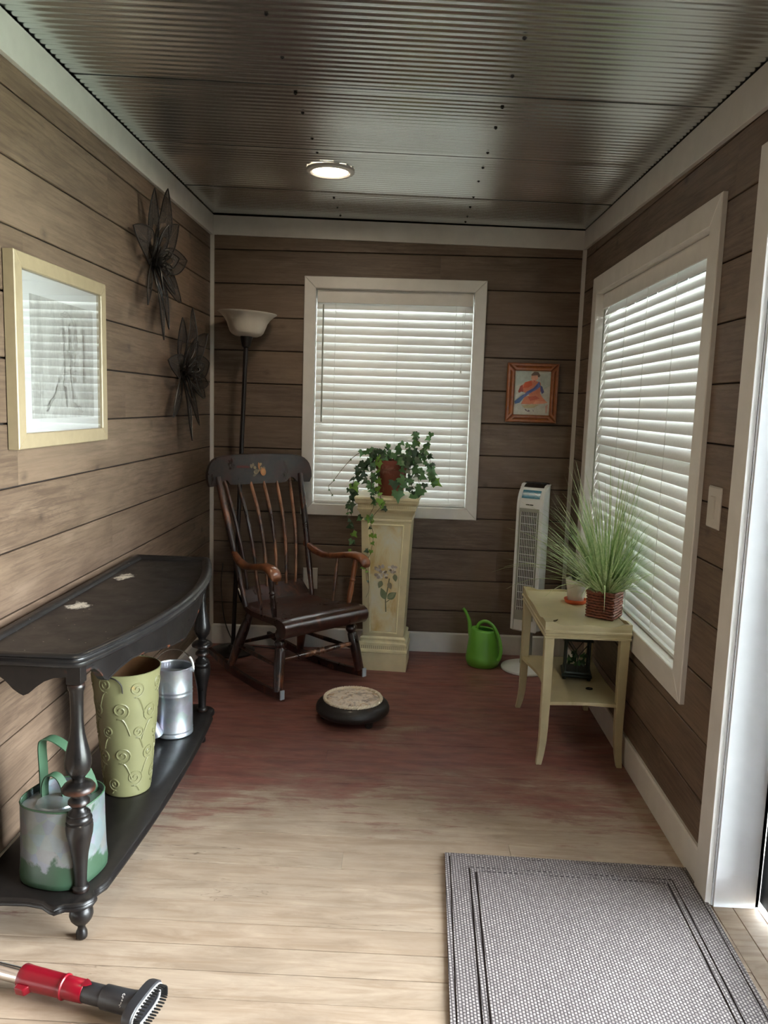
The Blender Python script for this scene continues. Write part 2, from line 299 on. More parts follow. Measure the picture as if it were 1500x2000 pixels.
# ---------------------------------------------------------------- geometry helpers
class G:
    def __init__(s): s.v, s.f = [], []
    def add(s, vs, fs, m=None):
        k = len(s.v); s.v += [tuple(m @ Vector(p)) if m is not None else tuple(p) for p in vs]; s.f += [tuple(i + k for i in f) for f in fs]; return s
    def box(s, a, b, m=None):
        (x0, y0, z0), (x1, y1, z1) = a, b
        return s.add([(x0, y0, z0), (x1, y0, z0), (x1, y1, z0), (x0, y1, z0), (x0, y0, z1), (x1, y0, z1), (x1, y1, z1), (x0, y1, z1)],
                     [(0, 3, 2, 1), (4, 5, 6, 7), (0, 1, 5, 4), (1, 2, 6, 5), (2, 3, 7, 6), (3, 0, 4, 7)], m)
    def cbox(s, a, b, c, m=None):          # box whose -y face is chamfered by c
        (x0, y0, z0), (x1, y1, z1) = a, b
        vs = [(x0, y1, z0), (x1, y1, z0), (x1, y1, z1), (x0, y1, z1), (x0, y0 + c, z0), (x1, y0 + c, z0), (x1, y0 + c, z1), (x0, y0 + c, z1),
              (x0 + c, y0, z0 + c), (x1 - c, y0, z0 + c), (x1 - c, y0, z1 - c), (x0 + c, y0, z1 - c)]
        fs = [(0, 3, 2, 1), (8, 9, 10, 11)] + [(i, (i + 1) % 4, 4 + (i + 1) % 4, 4 + i) for i in range(4)] + [(4 + i, 4 + (i + 1) % 4, 8 + (i + 1) % 4, 8 + i) for i in range(4)]
        return s.add(vs, fs, m)
    def loft(s, rings, cap=(True, True), m=None, closed=True):
        n = len(rings[0]); vs = [p for r in rings for p in r]; fs = []
        for i in range(len(rings) - 1):
            for j in range(n if closed else n - 1):
                fs.append((i * n + j, i * n + (j + 1) % n, (i + 1) * n + (j + 1) % n, (i + 1) * n + j))
        if cap[0]: fs.append(tuple(range(n))[::-1])
        if cap[1]: fs.append(tuple((len(rings) - 1) * n + j for j in range(n)))
        return s.add(vs, fs, m)
    def lathe(s, prof, c=(0, 0), n=24, cap=(True, True), m=None, ex=1.0, ey=1.0, z0=0.0):
        return s.loft([[(c[0] + r * ex * cos(2 * pi * j / n), c[1] + r * ey * sin(2 * pi * j / n), z + z0) for j in range(n)] for (z, r) in prof], cap, m)
    def tube(s, pts, r, n=8, m=None, cap=(True, True), flat=1.0):
        pts = [Vector(p) for p in pts]; rs = r if isinstance(r, (list, tuple)) else [r] * len(pts); rings = []; up = None
        for i, p in enumerate(pts):
            t = (pts[min(i + 1, len(pts) - 1)] - pts[max(i - 1, 0)]).normalized()
            if up is None: up = Vector((0, 0, 1)) if abs(t.z) < .9 else Vector((0, 1, 0))
            a = t.cross(up).normalized(); b = a.cross(t).normalized(); up = b
            rings.append([tuple(p + a * rs[i] * cos(2 * pi * j / n) + b * rs[i] * flat * sin(2 * pi * j / n)) for j in range(n)])
        return s.loft(rings, cap, m)
    def prism(s, poly, t0, t1, ax='z', m=None):   # extrude a 2D polygon along an axis
        f = {'z': lambda a, b, t: (a, b, t), 'y': lambda a, b, t: (a, t, b), 'x': lambda a, b, t: (t, a, b)}[ax]
        return s.loft([[f(a, b, t0) for a, b in poly], [f(a, b, t1) for a, b in poly]], (True, True), m)
MW = {}
def T(name, label, cat, loc=(0, 0, 0), rz=0.0, group=None, tilt=None):
    o = bpy.data.objects.new(name, None); o.empty_display_size = .1; COL.objects.link(o)
    mw = Matrix.Translation(loc) @ (tilt if tilt is not None else Matrix.Rotation(rz, 4, 'Z')); o.matrix_world = mw; MW[o.name] = mw
    o['label'] = label; o['category'] = cat
    if group: o['group'] = group
    return o
def mk(name, g, mat, parent=None, world=False, smooth=40, bevel=0.0, label=None, kind=None, recalc=True, loc=None, rz=0.0):
    me = bpy.data.meshes.new(name); vs = g.v
    if parent is not None and world:
        inv = MW.get(parent.name, Matrix()).inverted(); vs = [tuple(inv @ Vector(p)) for p in vs]
    me.from_pydata(vs, [], g.f); 
    if recalc:
        bm = bmesh.new(); bm.from_mesh(me); bmesh.ops.recalc_face_normals(bm, faces=bm.faces); bm.to_mesh(me); bm.free()
    if smooth:
        me.polygons.foreach_set('use_smooth', [True] * len(me.polygons)); me.set_sharp_from_angle(angle=radians(smooth))
    for m_ in (mat if isinstance(mat, list) else [mat]): me.materials.append(m_)
    o = bpy.data.objects.new(name, me); COL.objects.link(o)
    if parent is not None: o.parent = parent
    if loc is not None: o.location = loc
    if rz: o.rotation_euler = (0, 0, rz)
    MW[o.name] = MW.get(parent.name, Matrix()) if parent is not None else Matrix()
    if bevel:
        b = o.modifiers.new('edge', 'BEVEL'); b.width = bevel; b.segments = 2; b.limit_method = 'ANGLE'; b.angle_limit = radians(40)
    if label: o['label'] = label
    if kind: o['kind'] = kind
    return o
def struct(name, g, mat, **kw): return mk(name, g, mat, kind='structure', **kw)
def offset(poly, d):            # inset a CCW polygon by d
    n = len(poly); out = []
    for i in range(n):
        a, b, c = Vector(poly[i - 1]), Vector(poly[i]), Vector(poly[(i + 1) % n])
        e1, e2 = (b - a).normalized(), (c - b).normalized(); n1, n2 = Vector((-e1.y, e1.x)), Vector((-e2.y, e2.x))
        m_ = (n1 + n2); l = m_.length; m_ = m_ / l if l > 1e-6 else n1
        k = d / max(.4, m_.dot(n1)); out.append(tuple(b + m_ * k))
    return out
def smoothpoly(pts, k=6, closed=True):   # Catmull-Rom through points
    n = len(pts); out = []
    for i in range(n if closed else n - 1):
        P = [Vector(pts[(i + j) % n] if closed else pts[min(max(i + j, 0), n - 1)]) for j in (-1, 0, 1, 2)]
        for q in range(k):
            t = q / k
            out.append(tuple(.5 * ((2 * P[1]) + (P[2] - P[0]) * t + (2 * P[0] - 5 * P[1] + 4 * P[2] - P[3]) * t * t + (3 * P[1] - P[0] - 3 * P[2] + P[3]) * t ** 3)))
    if not closed: out.append(tuple(pts[-1]))
    return out
def art(name, shapes, parent, frame, step=.00012):   # flat print: list of (polygon in 2D, rgb); frame(a,b,h) -> 3D
    g = G(); mats, idx = [], []
    for i, (poly, rgb) in enumerate(shapes):
        m_ = flat(rgb)
        if m_ not in mats: mats.append(m_)
        k = len(g.v); g.v += [frame(a, b, i * step) for a, b in poly]; g.f.append(tuple(range(k, k + len(poly)))); idx.append(mats.index(m_))
    o = mk(name, g, mats, parent, True, smooth=0, recalc=False)
    o.data.polygons.foreach_set('material_index', idx); return o
def ell(cx, cy, rx, ry, a=0, n=14): return [(cx + rx * cos(t) * cos(a) - ry * sin(t) * sin(a), cy + rx * cos(t) * sin(a) + ry * sin(t) * cos(a)) for t in [2 * pi * i / n for i in range(n)]]
def stroke(pts, w):
    L_, R2 = [], []
    for i, p in enumerate(pts):
        a, b = Vector(pts[max(i - 1, 0)]), Vector(pts[min(i + 1, len(pts) - 1)]); t = (b - a).normalized(); nn = Vector((-t.y, t.x)) * w / 2
        L_.append(tuple(Vector(p) + nn)); R2.append(tuple(Vector(p) - nn))
    return L_ + R2[::-1]

# ================================================================ SETTING
def ceil_z(x, y): return 2.492 - (x / W) * (.037 + .0135 * (D - y))
Y0 = -1.25                     # rear of the room, behind the camera
# ---- floor
fl = struct('floor', G().box((-.05, Y0, -.10), (W + .30, D + .05, -.018)), M['dark'])
y = Y0; P_ = .0952; rnd = random.Random(3)
fb = []
y = 1.9395 - 34 * P_ + .001
while y < D:
    y1 = min(y + P_, D + .02)
    if y1 > Y0:
        cuts = [-.012] + ([rnd.uniform(.5, 1.7)] if rnd.random() < .3 else []) + [W if not (.2 < y < 2.22) else W]
        for a, b in zip(cuts[:-1], cuts[1:]):
            dz = rnd.uniform(-.0012, 0)
            g = G(); mm = Matrix(((1, 0, 0, 0), (0, 0, 1, 0), (0, -1, 0, 0), (0, 0, 0, 1)))   # -y face up
            c = .0005; x0, x1, q0, q1, zt = a + .0004, b - .0004, y + .0010, y1 - .0010, dz
            g.add([(x0, q0, -.018), (x1, q0, -.018), (x1, q1, -.018), (x0, q1, -.018), (x0, q0, zt - c), (x1, q0, zt - c), (x1, q1, zt - c), (x0, q1, zt - c),
                   (x0 + c, q0 + c, zt), (x1 - c, q0 + c, zt), (x1 - c, q1 - c, zt), (x0 + c, q1 - c, zt)],
                  [(0, 3, 2, 1), (8, 9, 10, 11)] + [(i, (i + 1) % 4, 4 + (i + 1) % 4, 4 + i) for i in range(4)] + [(4 + i, 4 + (i + 1) % 4, 8 + (i + 1) % 4, 8 + i) for i in range(4)])
            mk('floor_board', g, M['floor'], fl, smooth=0)
    y = y1
# ---- walls
TH = .14
def wall(name, boxes):
    g = G()
    for a, b in boxes: g.box(a, b)
    return struct(name, g, M['dark'])
WZ0, WZ1, WX0, WX1 = .872, 2.103, .603, 1.505         # back window opening
RY0, RY1, RZ0, RZ1 = 2.665, 4.205, .585, 2.060        # side window opening
DY0, DY1, DZ1 = .50, 2.225, 2.105                     # side door opening
t = .013                                              # plank thickness
CH = 2.60
wb_ = wall('wall_back', [((-TH, D + t, 0), (WX0 - .018, D + TH, CH)), ((WX1 + .018, D + t, 0), (W + TH, D + TH, CH)), ((WX0 - .018, D + t, 0), (WX1 + .018, D + TH, WZ0 - .018)), ((WX0 - .018, D + t, WZ1 + .018), (WX1 + .018, D + TH, CH))])
wl_ = wall('wall_left', [((-TH, Y0, 0), (-t, D + t, CH))])
wr_ = wall('wall_right', [((W + t, RY1 + .018, 0), (W + TH, D + t, CH)), ((W + t, DY1, 0), (W + TH, RY0 - .018, CH)), ((W + t, RY0 - .018, 0), (W + TH, RY1 + .018, RZ0 - .018)), ((W + t, RY0 - .018, RZ1 + .018), (W + TH, RY1 + .018, CH)),
                          ((W + t, Y0, 0), (W + TH, DY0, CH)), ((W + t, DY0, DZ1), (W + TH, DY1, CH))])
wf_ = wall('wall_front', [((-TH, Y0 - TH, 0), (W + TH, Y0 - t, CH))])
def planks(parent, length, place, holes, seed, top):
    r = random.Random(seed); k = 0; z = .0665; pitch = .1865
    while z < top:
        za, zb = z, min(z + pitch, top)
        if zb - za < .03: break
        segs = [(0.0, length)]
        for (h0, h1, hz0, hz1) in holes:
            if zb > hz0 + .004 and za < hz1 - .004:
                ns = []
                full = za >= hz0 - .004 and zb <= hz1 + .004
                for s0, s1 in segs:
                    if s1 <= h0 or s0 >= h1: ns.append((s0, s1)); continue
                    if s0 < h0: ns.append((s0, h0))
                    if s1 > h1: ns.append((h1, s1))
                segs = ns
                if not full:            # the sliver of the row above or below the opening
                    ha, hb = (za, hz0) if za < hz0 else (hz1, zb)
                    if hb - ha > .012: place(parent, h0, h1, ha, hb, t, r)
        for s0, s1 in segs:
            a = s0
            while a < s1 - 1e-4:
                b = a + r.uniform(1.1, 2.4)
                if s1 - b < .35: b = s1
                place(parent, a, min(b, s1), za, zb, t, r); a = min(b, s1)
        z += pitch; k += 1
def placer(tf, rot):
    def f(parent, a, b, za, zb, th, r):
        gap = .0024; L_ = b - a
        c = .0026; zt = zb - za - gap; g = G().loft([[(x_, 0, gap), (x_, 0, zt), (x_, -th + c, zt), (x_, -th, zt - c), (x_, -th, gap + c), (x_, -th + c, gap)] for x_ in (.0002, L_ - .0002)])
        o = mk('plank', g, M['plank'], parent, smooth=0); o.location = tf(a, za); o.rotation_euler = (0, 0, rot)
    return f
planks(wb_, W, placer(lambda a, z: (a, D + t, z), 0), [(WX0 - .018, WX1 + .018, WZ0 - .018, WZ1 + .018)], 11, 2.44)
planks(wl_, D - Y0, placer(lambda a, z: (-t, Y0 + a, z), pi / 2), [], 22, 2.44)
planks(wr_, D - Y0, placer(lambda a, z: (W + t, D - a, z), -pi / 2), [(D - RY1 - .018, D - RY0 + .018, RZ0 - .018, RZ1 + .018), (D - DY1, D - DY0, -1, DZ1)], 33, 2.44)
planks(wf_, W, placer(lambda a, z: (W - a, Y0 - t, z), pi), [], 44, 2.44)
# ---- ceiling of corrugated sheets
def corr(y0, y1, seed):
    r = random.Random(seed); n = int((y1 - y0) / .034 * 8); g = G(); xs = [0, .25, .5, .75, 1.0, 1.25, 1.5, 1.75, 2.0, W]
    ph = r.uniform(0, 6)
    for j in range(n + 1):
        y_ = y0 + (y1 - y0) * j / n; e = min(y_ - y0, y1 - y_)
        amp = .0021 * (1 if e > .06 else .35 + .65 * e / .06)
        for x_ in xs:
            sag = .0016 * mnoise.noise((x_ * .7, y_ * 1.6, seed)); a2 = amp * (.85 + .4 * mnoise.noise((x_ * .35, y_ * 2.2, 5)))
            g.v.append((x_, y_, ceil_z(x_, y_) + .004 + sag + a2 * sin(2 * pi * y_ / .034 + ph)))
    m_ = len(xs)
    for j in range(n):
        for i in range(m_ - 1): g.f.append((j * m_ + i, (j + 1) * m_ + i, (j + 1) * m_ + i + 1, j * m_ + i + 1))
    return g
ce = struct('ceiling', G().loft([[(-TH, y_, ceil_z(-TH, y_) + .03), (W + TH, y_, ceil_z(W + TH, y_) + .03), (W + TH, y_, 2.7), (-TH, y_, 2.7)] for y_ in (Y0 - TH, D + TH)]), M['dark'])
ys = [Y0 - .02, -.57, .085, .74, 1.395, 2.05, 2.705, 3.36, 4.015, D + .01]
for i, (a, b) in enumerate(zip(ys[:-1], ys[1:])): mk('metal_sheet', corr(a, b + .012, i + 1), M['ceil'], ce, smooth=60, recalc=False)
sc_me = None
for (x_, y_) in [(1.427, v) for v in (1.95, 2.281, 2.534, 2.791, 2.995, 3.283, 3.487, 3.694, 3.974, 4.183, 4.381, 4.52)] + [(.74, v) for v in (2.0, 2.223, 2.489, 2.764, 2.942, 3.216, 3.39, 4.121, 4.312, 4.5)]:
    g = G().lathe([(0, .0035), (-.003, .0035), (-.0042, .002)], n=8).lathe([(.002, .0062), (-.0005, .0062)], n=10)
    if sc_me is None: o = mk('screw', g, M['screw'], ce); sc_me = o.data
    else: o = bpy.data.objects.new('screw', sc_me); COL.objects.link(o); o.parent = ce
    o.location = (x_, y_, ceil_z(x_, y_) + .001)
# ---- crown, corner strips, baseboards
def crown(name, pts_bottom, pts_top, inward):   # flat trim board between two lines
    (a, b), (c, d) = pts_bottom, pts_top; n = Vector(inward) * .018
    vs = [Vector(p) for p in (a, b, d, c)]; vs2 = [v + n for v in vs]
    return struct(name, G().add([tuple(v) for v in vs + vs2], [(0, 1, 2, 3), (4, 7, 6, 5), (0, 4, 5, 1), (1, 5, 6, 2), (2, 6, 7, 3), (3, 7, 4, 0)]), M['white'], bevel=.0015, smooth=0)
crz = lambda y_: 2.352 - .0222 * (D - y_)
crown('trim_1', ((0, Y0, 2.378), (0, D, 2.378)), ((0, Y0, 2.489), (0, D, 2.489)), (1, 0, 0))
crown('trim_2', ((0.018, D, 2.381), (W - .018, D, 2.349)), ((0.018, D, 2.486), (W - .018, D, 2.453)), (0, -1, 0))
crown('trim_3', ((W, D, crz(D)), (W, Y0, crz(Y0))), ((W, D, ceil_z(W, D) - .001), (W, Y0, ceil_z(W, Y0) - .001)), (-1, 0, 0))
struct('trim_4', G().box((0, D - .016, .12), (.020, D, 2.381)), M['white'], smooth=0)
struct('trim_5', G().box((W - .020, D - .016, .12), (W, D, 2.35)), M['white'], smooth=0)
def bprof(h): return [(0, 0), (.013, 0), (.013, h - .008), (.009, h), (0, h)]
struct('baseboard_left', G().loft([[(x_, y_, z_) for x_, z_ in bprof(.12)] for y_ in (Y0, D)]), M['white'], smooth=0)
struct('baseboard_back', G().loft([[(x_, D - y_, z_) for y_, z_ in bprof(.12)] for x_ in (.013, W - .013)]), M['white'], smooth=0)
struct('baseboard_right', G().loft([[(W - x_, y_, z_) for x_, z_ in bprof(.118)] for y_ in (2.318, D)]), M['white'], smooth=0)
# ---- windows
def window(name, width, z0, z1, fr, cw, cb, ct):
    # local frame: X along the wall, Y outward (0 = plank face), Z up; fr maps local to world
    w = struct(name, G().box((0, .0, z0), (.018, TH, z1), fr).box((width - .018, .0, z0), (width, TH, z1), fr).box((.018, .0, z1 - .018), (width - .018, TH, z1), fr).box((.018, .0, z0), (width - .018, TH, z0 + .018), fr), M['white'], smooth=0)
    o = .018
    def quad(p, dep=-.018): 
        return G().loft([[(a, .0, b) for a, b in p], [(a, dep + .003, b) for a, b in p], [(a, dep, b) for a, b in offset(p, .003)]], m=fr)
    x0, x1, a0, a1 = o - cw, width - o + cw, z0 + o - cb, z1 - o + ct
    i0, i1, b0, b1 = o, width - o, z0 + o, z1 - o
    for p in ([(x0, a0), (x1, a0), (i1, b0), (i0, b0)], [(x1, a0), (x1, a1), (i1, b1), (i1, b0)], [(x1, a1), (x0, a1), (i0, b1), (i1, b1)], [(x0, a1), (x0, a0), (i0, b0), (i0, b1)]):
        c = offset(p, .0004); mk('casing', quad(c), M['white'], w, smooth=0)
    s = G(); e = .022; yy = (.095, .125); zm = (z0 + z1) / 2
    for a, b in (((o, z0 + o), (o + e, z1 - o)), ((width - o - e, z0 + o), (width - o, z1 - o)), ((o + e, z0 + o), (width - o - e, z0 + o + e)), ((o + e, z1 - o - e), (width - o - e, z1 - o)), ((o + e, zm - .02), (width - o - e, zm + .02))):
        s.box((a[0], yy[0], a[1]), (b[0], yy[1], b[1]), fr)
    mk('sash', s, M['jamb'], w, smooth=0)
    mk('pane', G().box((o + e, .108, z0 + o + e), (width - o - e, .112, z1 - o - e), fr), M['glass'], w, smooth=0)
    return w
frB = Matrix.Translation((WX0 - .018, D, 0))
frR = Matrix(((0, 1, 0, W), (-1, 0, 0, RY1 + .018), (0, 0, 1, 0), (0, 0, 0, 1)))
w1 = window('window_1', WX1 - WX0 + .036, WZ0 - .018, WZ1 + .018, frB, .066, .066, .066)
w2 = window('window_2', RY1 - RY0 + .036, RZ0 - .018, RZ1 + .018, frR, .088, .094, .088)
def blind(name, label, width, z0, z1, fr, n, tilt, lad, wand, seed):
    r = random.Random(seed); tk = fr @ Matrix.Translation((width / 2, .04, z0))
    b = T(name, label, 'blind', tk.translation); 
    dep = .040
    g = G().box((.004, .012, z1 - .075), (width - .004, .020, z1 - .002), fr).box((.004, .020, z1 - .05), (width - .004, .066, z1 - .004), fr)
    mk('valance', g, M['white'], b, True, smooth=0, bevel=.002)
    z_top = z1 - .082; z_bot = z0 + .030; sw = .030
    me = None
    for i in range(n):
        zc = z_top - (z_top - z_bot) * i / (n - 1); g = G(); tl = tilt + r.uniform(-.02, .02) - (.07 if i < 3 else 0)
        prof = []
        for k in range(7):
            u = -1 + 2 * k / 6; a, c = u * sw, .0028 * (1 - u * u)
            prof.append((a, c))
        ring = [(a, c + .0013) for a, c in prof] + [(a, c - .0013) for a, c in prof[::-1]]
        # inner (room) edge low, outer edge high
        pts = [(dep + a * cos(tl) - c * sin(tl), zc + a * sin(tl) + c * cos(tl)) for a, c in ring]
        xs = [.001, width * .25, width * .5, width * .75, width - .001]
        s_ = .0012 * r.uniform(-1, 1)
        g.loft([[(x_, p[0], p[1] + s_ * sin(pi * x_ / width) ) for p in pts] for x_ in xs], m=fr)
        mk('slat', g, M['slat'], b, True, smooth=50)
    mk('bottom_rail', G().box((.009, dep - .026, z0 + .002), (width - .009, dep + .026, z0 + .016), fr), M['slat'], b, True, smooth=0, bevel=.003)
    for x_ in lad:
        g = G()
        for yy in (dep - .020, dep + .020): g.tube([tuple(fr @ Vector((x_, yy, z0 + .01))), tuple(fr @ Vector((x_, yy, z1 - .06)))], .0011, 5)
        mk('ladder_cord', g, M['slat'], b, True)
    x_, zl = wand
    mk('tilt_wand', G().tube([tuple(fr @ Vector((x_, .008, z1 - .085))), tuple(fr @ Vector((x_, .006, zl)))], .0042, 8), M['fangrey'], b, True)
    g = G(); xc = width - .06
    for dx in (0, .012): g.tube([tuple(fr @ Vector((xc + dx, .009, z1 - .09))), tuple(fr @ Vector((xc + dx * .4, .007, z1 - .42 - dx * 3)))], .0011, 5)
    g.lathe([(-.03, .004), (-.02, .006), (0, .003)], n=8, m=fr @ Matrix.Translation((xc, .007, z1 - .42)))
    mk('pull_cord', g, M['slat'], b, True)
    return b
blind('window_blind', 'white slatted blind closed in the back wall window behind the potted ivy', WX1 - WX0 - .004, WZ0 + .001, WZ1, Matrix.Translation((WX0 + .002, D + .008, 0)), 25, radians(69), (.11, .47, .80), (.04, 1.35), 1)
blind('window_blind', 'large white slatted blind in the side wall window above the khaki table', RY1 - RY0 - .004, RZ0 + .001, RZ1, Matrix(((0, 1, 0, W + .008), (-1, 0, 0, RY1 - .002), (0, 0, 1, 0), (0, 0, 0, 1))), 30, radians(67), (.10, .42, .75, 1.12, 1.44), (.06, .98), 2)
# ---- side door with casing, jamb and threshold
dr = struct('door_1', G().box((W - .0, DY1 - .0, 0), (W + .1415, DY1 + .02, DZ1)).box((W, DY0 - .02, 0), (W + .1415, DY0, DZ1)).box((W, DY0 - .02, DZ1), (W + .1415, DY1 + .02, DZ1 + .02)), M['jamb'], smooth=0)
def cas(a, b): mk('casing', G().box(a, b), M['white'], dr, smooth=0, bevel=.0015)
cas((W - .018, DY1 + .002, 0), (W, 2.318, 2.20)); cas((W - .018, DY0 - .095, 0), (W, DY0 - .002, 2.20)); cas((W - .018, DY0 - .002, DZ1 + .004), (W, DY1 + .002, 2.20))
mk('door_stop', G().box((W + .004, DY1 - .008, .0), (W + .128, DY1 - .0005, DZ1 - .02)), M['jamb'], dr, smooth=0, bevel=.001)
def leaf(y0, y1, x0):
    L = mk('door_leaf', G().box((x0, y0, .02), (x0 + .045, y0 + .07, DZ1 - .01)).box((x0, y1 - .07, .02), (x0 + .045, y1, DZ1 - .01)).box((x0, y0 + .07, .02), (x0 + .045, y1 - .07, .11)).box((x0, y0 + .07, DZ1 - .08), (x0 + .045, y1 - .07, DZ1 - .01)), M['alu'], dr, smooth=0, bevel=.002)
    mk('pane', G().box((x0 + .018, y0 + .07, .11), (x0 + .024, y1 - .07, DZ1 - .08)), M['glass'], L, smooth=0)
leaf(1.33, DY1 - .001, W + .142); leaf(DY0 + .001, 1.35, W + .19)
mk('hinge', G().box((W + .1365, DY1 - .03, .33), (W + .142, DY1 - .004, .36)).tube([(W + .139, DY1 - .028, .315), (W + .139, DY1 - .028, .375)], .006, 8), M['alu'], dr)
for i, (a, b) in enumerate(((W + .001, W + .062), (W + .064, W + .136), (W + .138, W + .26))):
    g = G().add([(a, DY0, -.016), (b, DY0, -.016), (b, DY1, -.016), (a, DY1, -.016), (a + .001, DY0, -.001 - .001 * i), (b - .001, DY0, -.001 - .001 * i), (b - .001, DY1, -.001 - .001 * i), (a + .001, DY1, -.001 - .001 * i)], [(0, 3, 2, 1), (4, 5, 6, 7), (0, 1, 5, 4), (1, 2, 6, 5), (2, 3, 7, 6), (3, 0, 4, 7)])
    mk('threshold_board', g, M['floor'], dr, smooth=0)
# ---- ground outside
struct('ground', G().box((-30, -30, -.30), (32, 34, -.16)), M['lawn'], smooth=0)

# ================================================================ THINGS
# ---- recessed ceiling lights (one in view, one added out of view)
def downlight(x_, y_, label):
    z_ = ceil_z(x_, y_) - .004
    t_ = T('recessed_light', label, 'ceiling light', (x_, y_, z_), group=None)
    mk('trim_ring', G().lathe([(.004, .106), (-.006, .106), (-.011, .100), (-.011, .084), (-.006, .078), (.004, .078)], n=40, cap=(False, False)), M['white'], t_)
    mk('lens', G().lathe([(.0, .079), (-.006, .079), (-.0075, .05), (-.008, .0)], n=40, cap=(True, False)), M['lens'], t_)
    l = bpy.data.lights.new('lamp_light', 'AREA'); l.shape = 'DISK'; l.size = .15; l.energy = LAMP_W * .055; l.color = (1.0, .84, .62)
    o = bpy.data.objects.new('lamp_light', l); COL.objects.link(o); o.location = (x_, y_, z_ - .0095)
downlight(.772, 3.62, 'round recessed light glowing in the corrugated metal ceiling')
downlight(.772, 1.30, 'added round recessed light in the metal ceiling, out of view near the glass door')  # invented unseen lamp, adds warm light to the near left wall

# ---- console table
def bow(y_): return .345 + .105 * (1 - ((y_ - 2.575) / .66) ** 2)
ct = T('console_table', 'black distressed bow-front console table with turned legs and a low shelf', 'table', (.2, 2.575, 0))
def top_outline(k=22):
    pts = [(.02, 1.905), (.315, 1.905), (.338, 1.913), (.350, 1.932)]
    pts += [(bow(1.955 + (3.195 - 1.955) * i / k), 1.955 + (3.195 - 1.955) * i / k) for i in range(k + 1)]
    pts += [(.350, 3.218), (.338, 3.237), (.315, 3.245), (.02, 3.245)]
    return pts
TO = top_outline()
rings = []
for d_, z_ in ((.014, .768), (.004, .771), (0, .777), (.001, .784), (.008, .788), (.009, .793), (.005, .797), (.008, .802), (.018, .805), (.028, .803), (.035, .796), (.039, .790)):
    rings.append([(a, b, z_) for a, b in offset(TO, d_)])
mk('table_top', G().loft(rings), M['blacktop'], ct, True, smooth=50)
# bowed apron with a scalloped lower edge
ks = [(1.945, .742), (1.985, .744), (2.0, .742), (2.02, .726), (2.04, .700), (2.057, .690), (2.075, .696), (2.112, .706), (2.174, .714), (2.242, .708), (2.33, .690), (2.45, .668), (2.575, .650)]
ks = ks + [(2 * 2.575 - y_, z_) for y_, z_ in ks[-2::-1]]
g = G(); n = len(ks)
for ins, nm in ((.030, 0), (.048, 1)):
    for y_, z_ in ks: g.v.append((bow(y_) - ins, y_, z_))
    for y_, z_ in ks: g.v.append((bow(y_) - ins, y_, .770))
for i in range(n - 1):
    g.f += [(i, i + 1, n + i + 1, n + i), (2 * n + i, 3 * n + i, 3 * n + i + 1, 2 * n + i + 1), (i, 2 * n + i, 2 * n + i + 1, i + 1)]
mk('apron', g, M['apron'], ct, True)
g = G()
for i in range(n - 1):   # rubbed lower edge of the apron
    a, b = ks[i], ks[i + 1]
    g.loft([[(bow(y_) - .029 - .020 * e, y_, z_ + h) for e, h in ((0, .006), (0, -.0008), (1, -.0008), (1, .006))] for y_, z_ in (a, b)], (i == 0, i == n - 2))
mk('apron_edge', g, M['wornedge'], ct, True)
for ya, yb in ((1.925, 1.943), (3.207, 3.225)):
    low = [(.035, .742), (.10, .742), (.125, .736), (.138, .726), (.157, .705), (.172, .694), (.184, .688), (.198, .694), (.218, .712), (.240, .728), (.265, .738), (.30, .742)]
    mk('apron', G().prism([(.30, .770), (.035, .770)] + low, ya, yb, 'y'), M['wornedge'], ct, True, smooth=0)
legp = [(.722, .0165), (.719, .021), (.712, .0225), (.704, .021), (.699, .018), (.66, .0165), (.62, .016), (.585, .0185), (.555, .025), (.53, .031), (.51, .0345), (.495, .034), (.48, .030), (.468, .021), (.460, .0155), (.452, .016), (.448, .028), (.442, .038), (.434, .0435), (.427, .0425), (.421, .028), (.415, .0165), (.409, .0165), (.404, .022), (.398, .0275), (.391, .028), (.385, .022), (.380, .017), (.374, .018), (.368, .025), (.362, .0295), (.357, .028), (.354, .031), (.348, .0335), (.342, .0325), (.339, .031), (.336, .0345), (.322, .0355), (.305, .034), (.28, .0285), (.25, .0225), (.22, .019), (.19, .017), (.165, .0162), (.158, .0165), (.154, .0215), (.147, .0225), (.141, .021), (.140, .019)]
footp = [(.116, .021), (.112, .0225), (.105, .018), (.099, .0185), (.092, .026), (.082, .0305), (.070, .0315), (.058, .028), (.046, .019), (.039, .011), (.032, .0100), (.026, .0115), (.02, .0145), (.010, .0155), (.003, .0145), (0, .012)]
for lx, ly in ((.315, 1.945), (.315, 3.205), (.045, 1.945), (.045, 3.205)):
    lg = mk('leg', G().lathe(legp, (lx, ly), 28), M['black'], ct, True, smooth=45)
    mk('leg_block', G().box((lx - .0195, ly - .0195, .7215), (lx + .0195, ly + .0195, .769)), M['apron'], ct, True, smooth=0, bevel=.0015)
    mk('foot', G().lathe(footp, (lx, ly), 26), M['black'], ct, True, smooth=45)
near = [(.02, 1.872), (.07, 1.884), (.13, 1.893), (.19, 1.895), (.235, 1.886), (.262, 1.868), (.278, 1.862), (.290, 1.872), (.300, 1.879), (.318, 1.880), (.345, 1.890), (.362, 1.912), (.364, 1.935), (.356, 1.950), (.362, 1.964), (.372, 1.985)]
fr_ = [(.372 + .022 * (1 - ((y_ - 2.575) / .59) ** 2), y_) for y_ in [2.03 + i * (1.09 / 16) for i in range(17)]]
SO = near + fr_ + [(a, 5.15 - b) for a, b in near[::-1]]
rings = [[(a, b, z_) for a, b in offset(SO, d_)] for d_, z_ in ((.008, .116), (.001, .118), (0, .124), (.003, .128), (.001, .131), (.003, .136), (.009, .140))]
mk('shelf', G().loft(rings), M['blackshelf'], ct, True, smooth=50)
SH = .1402
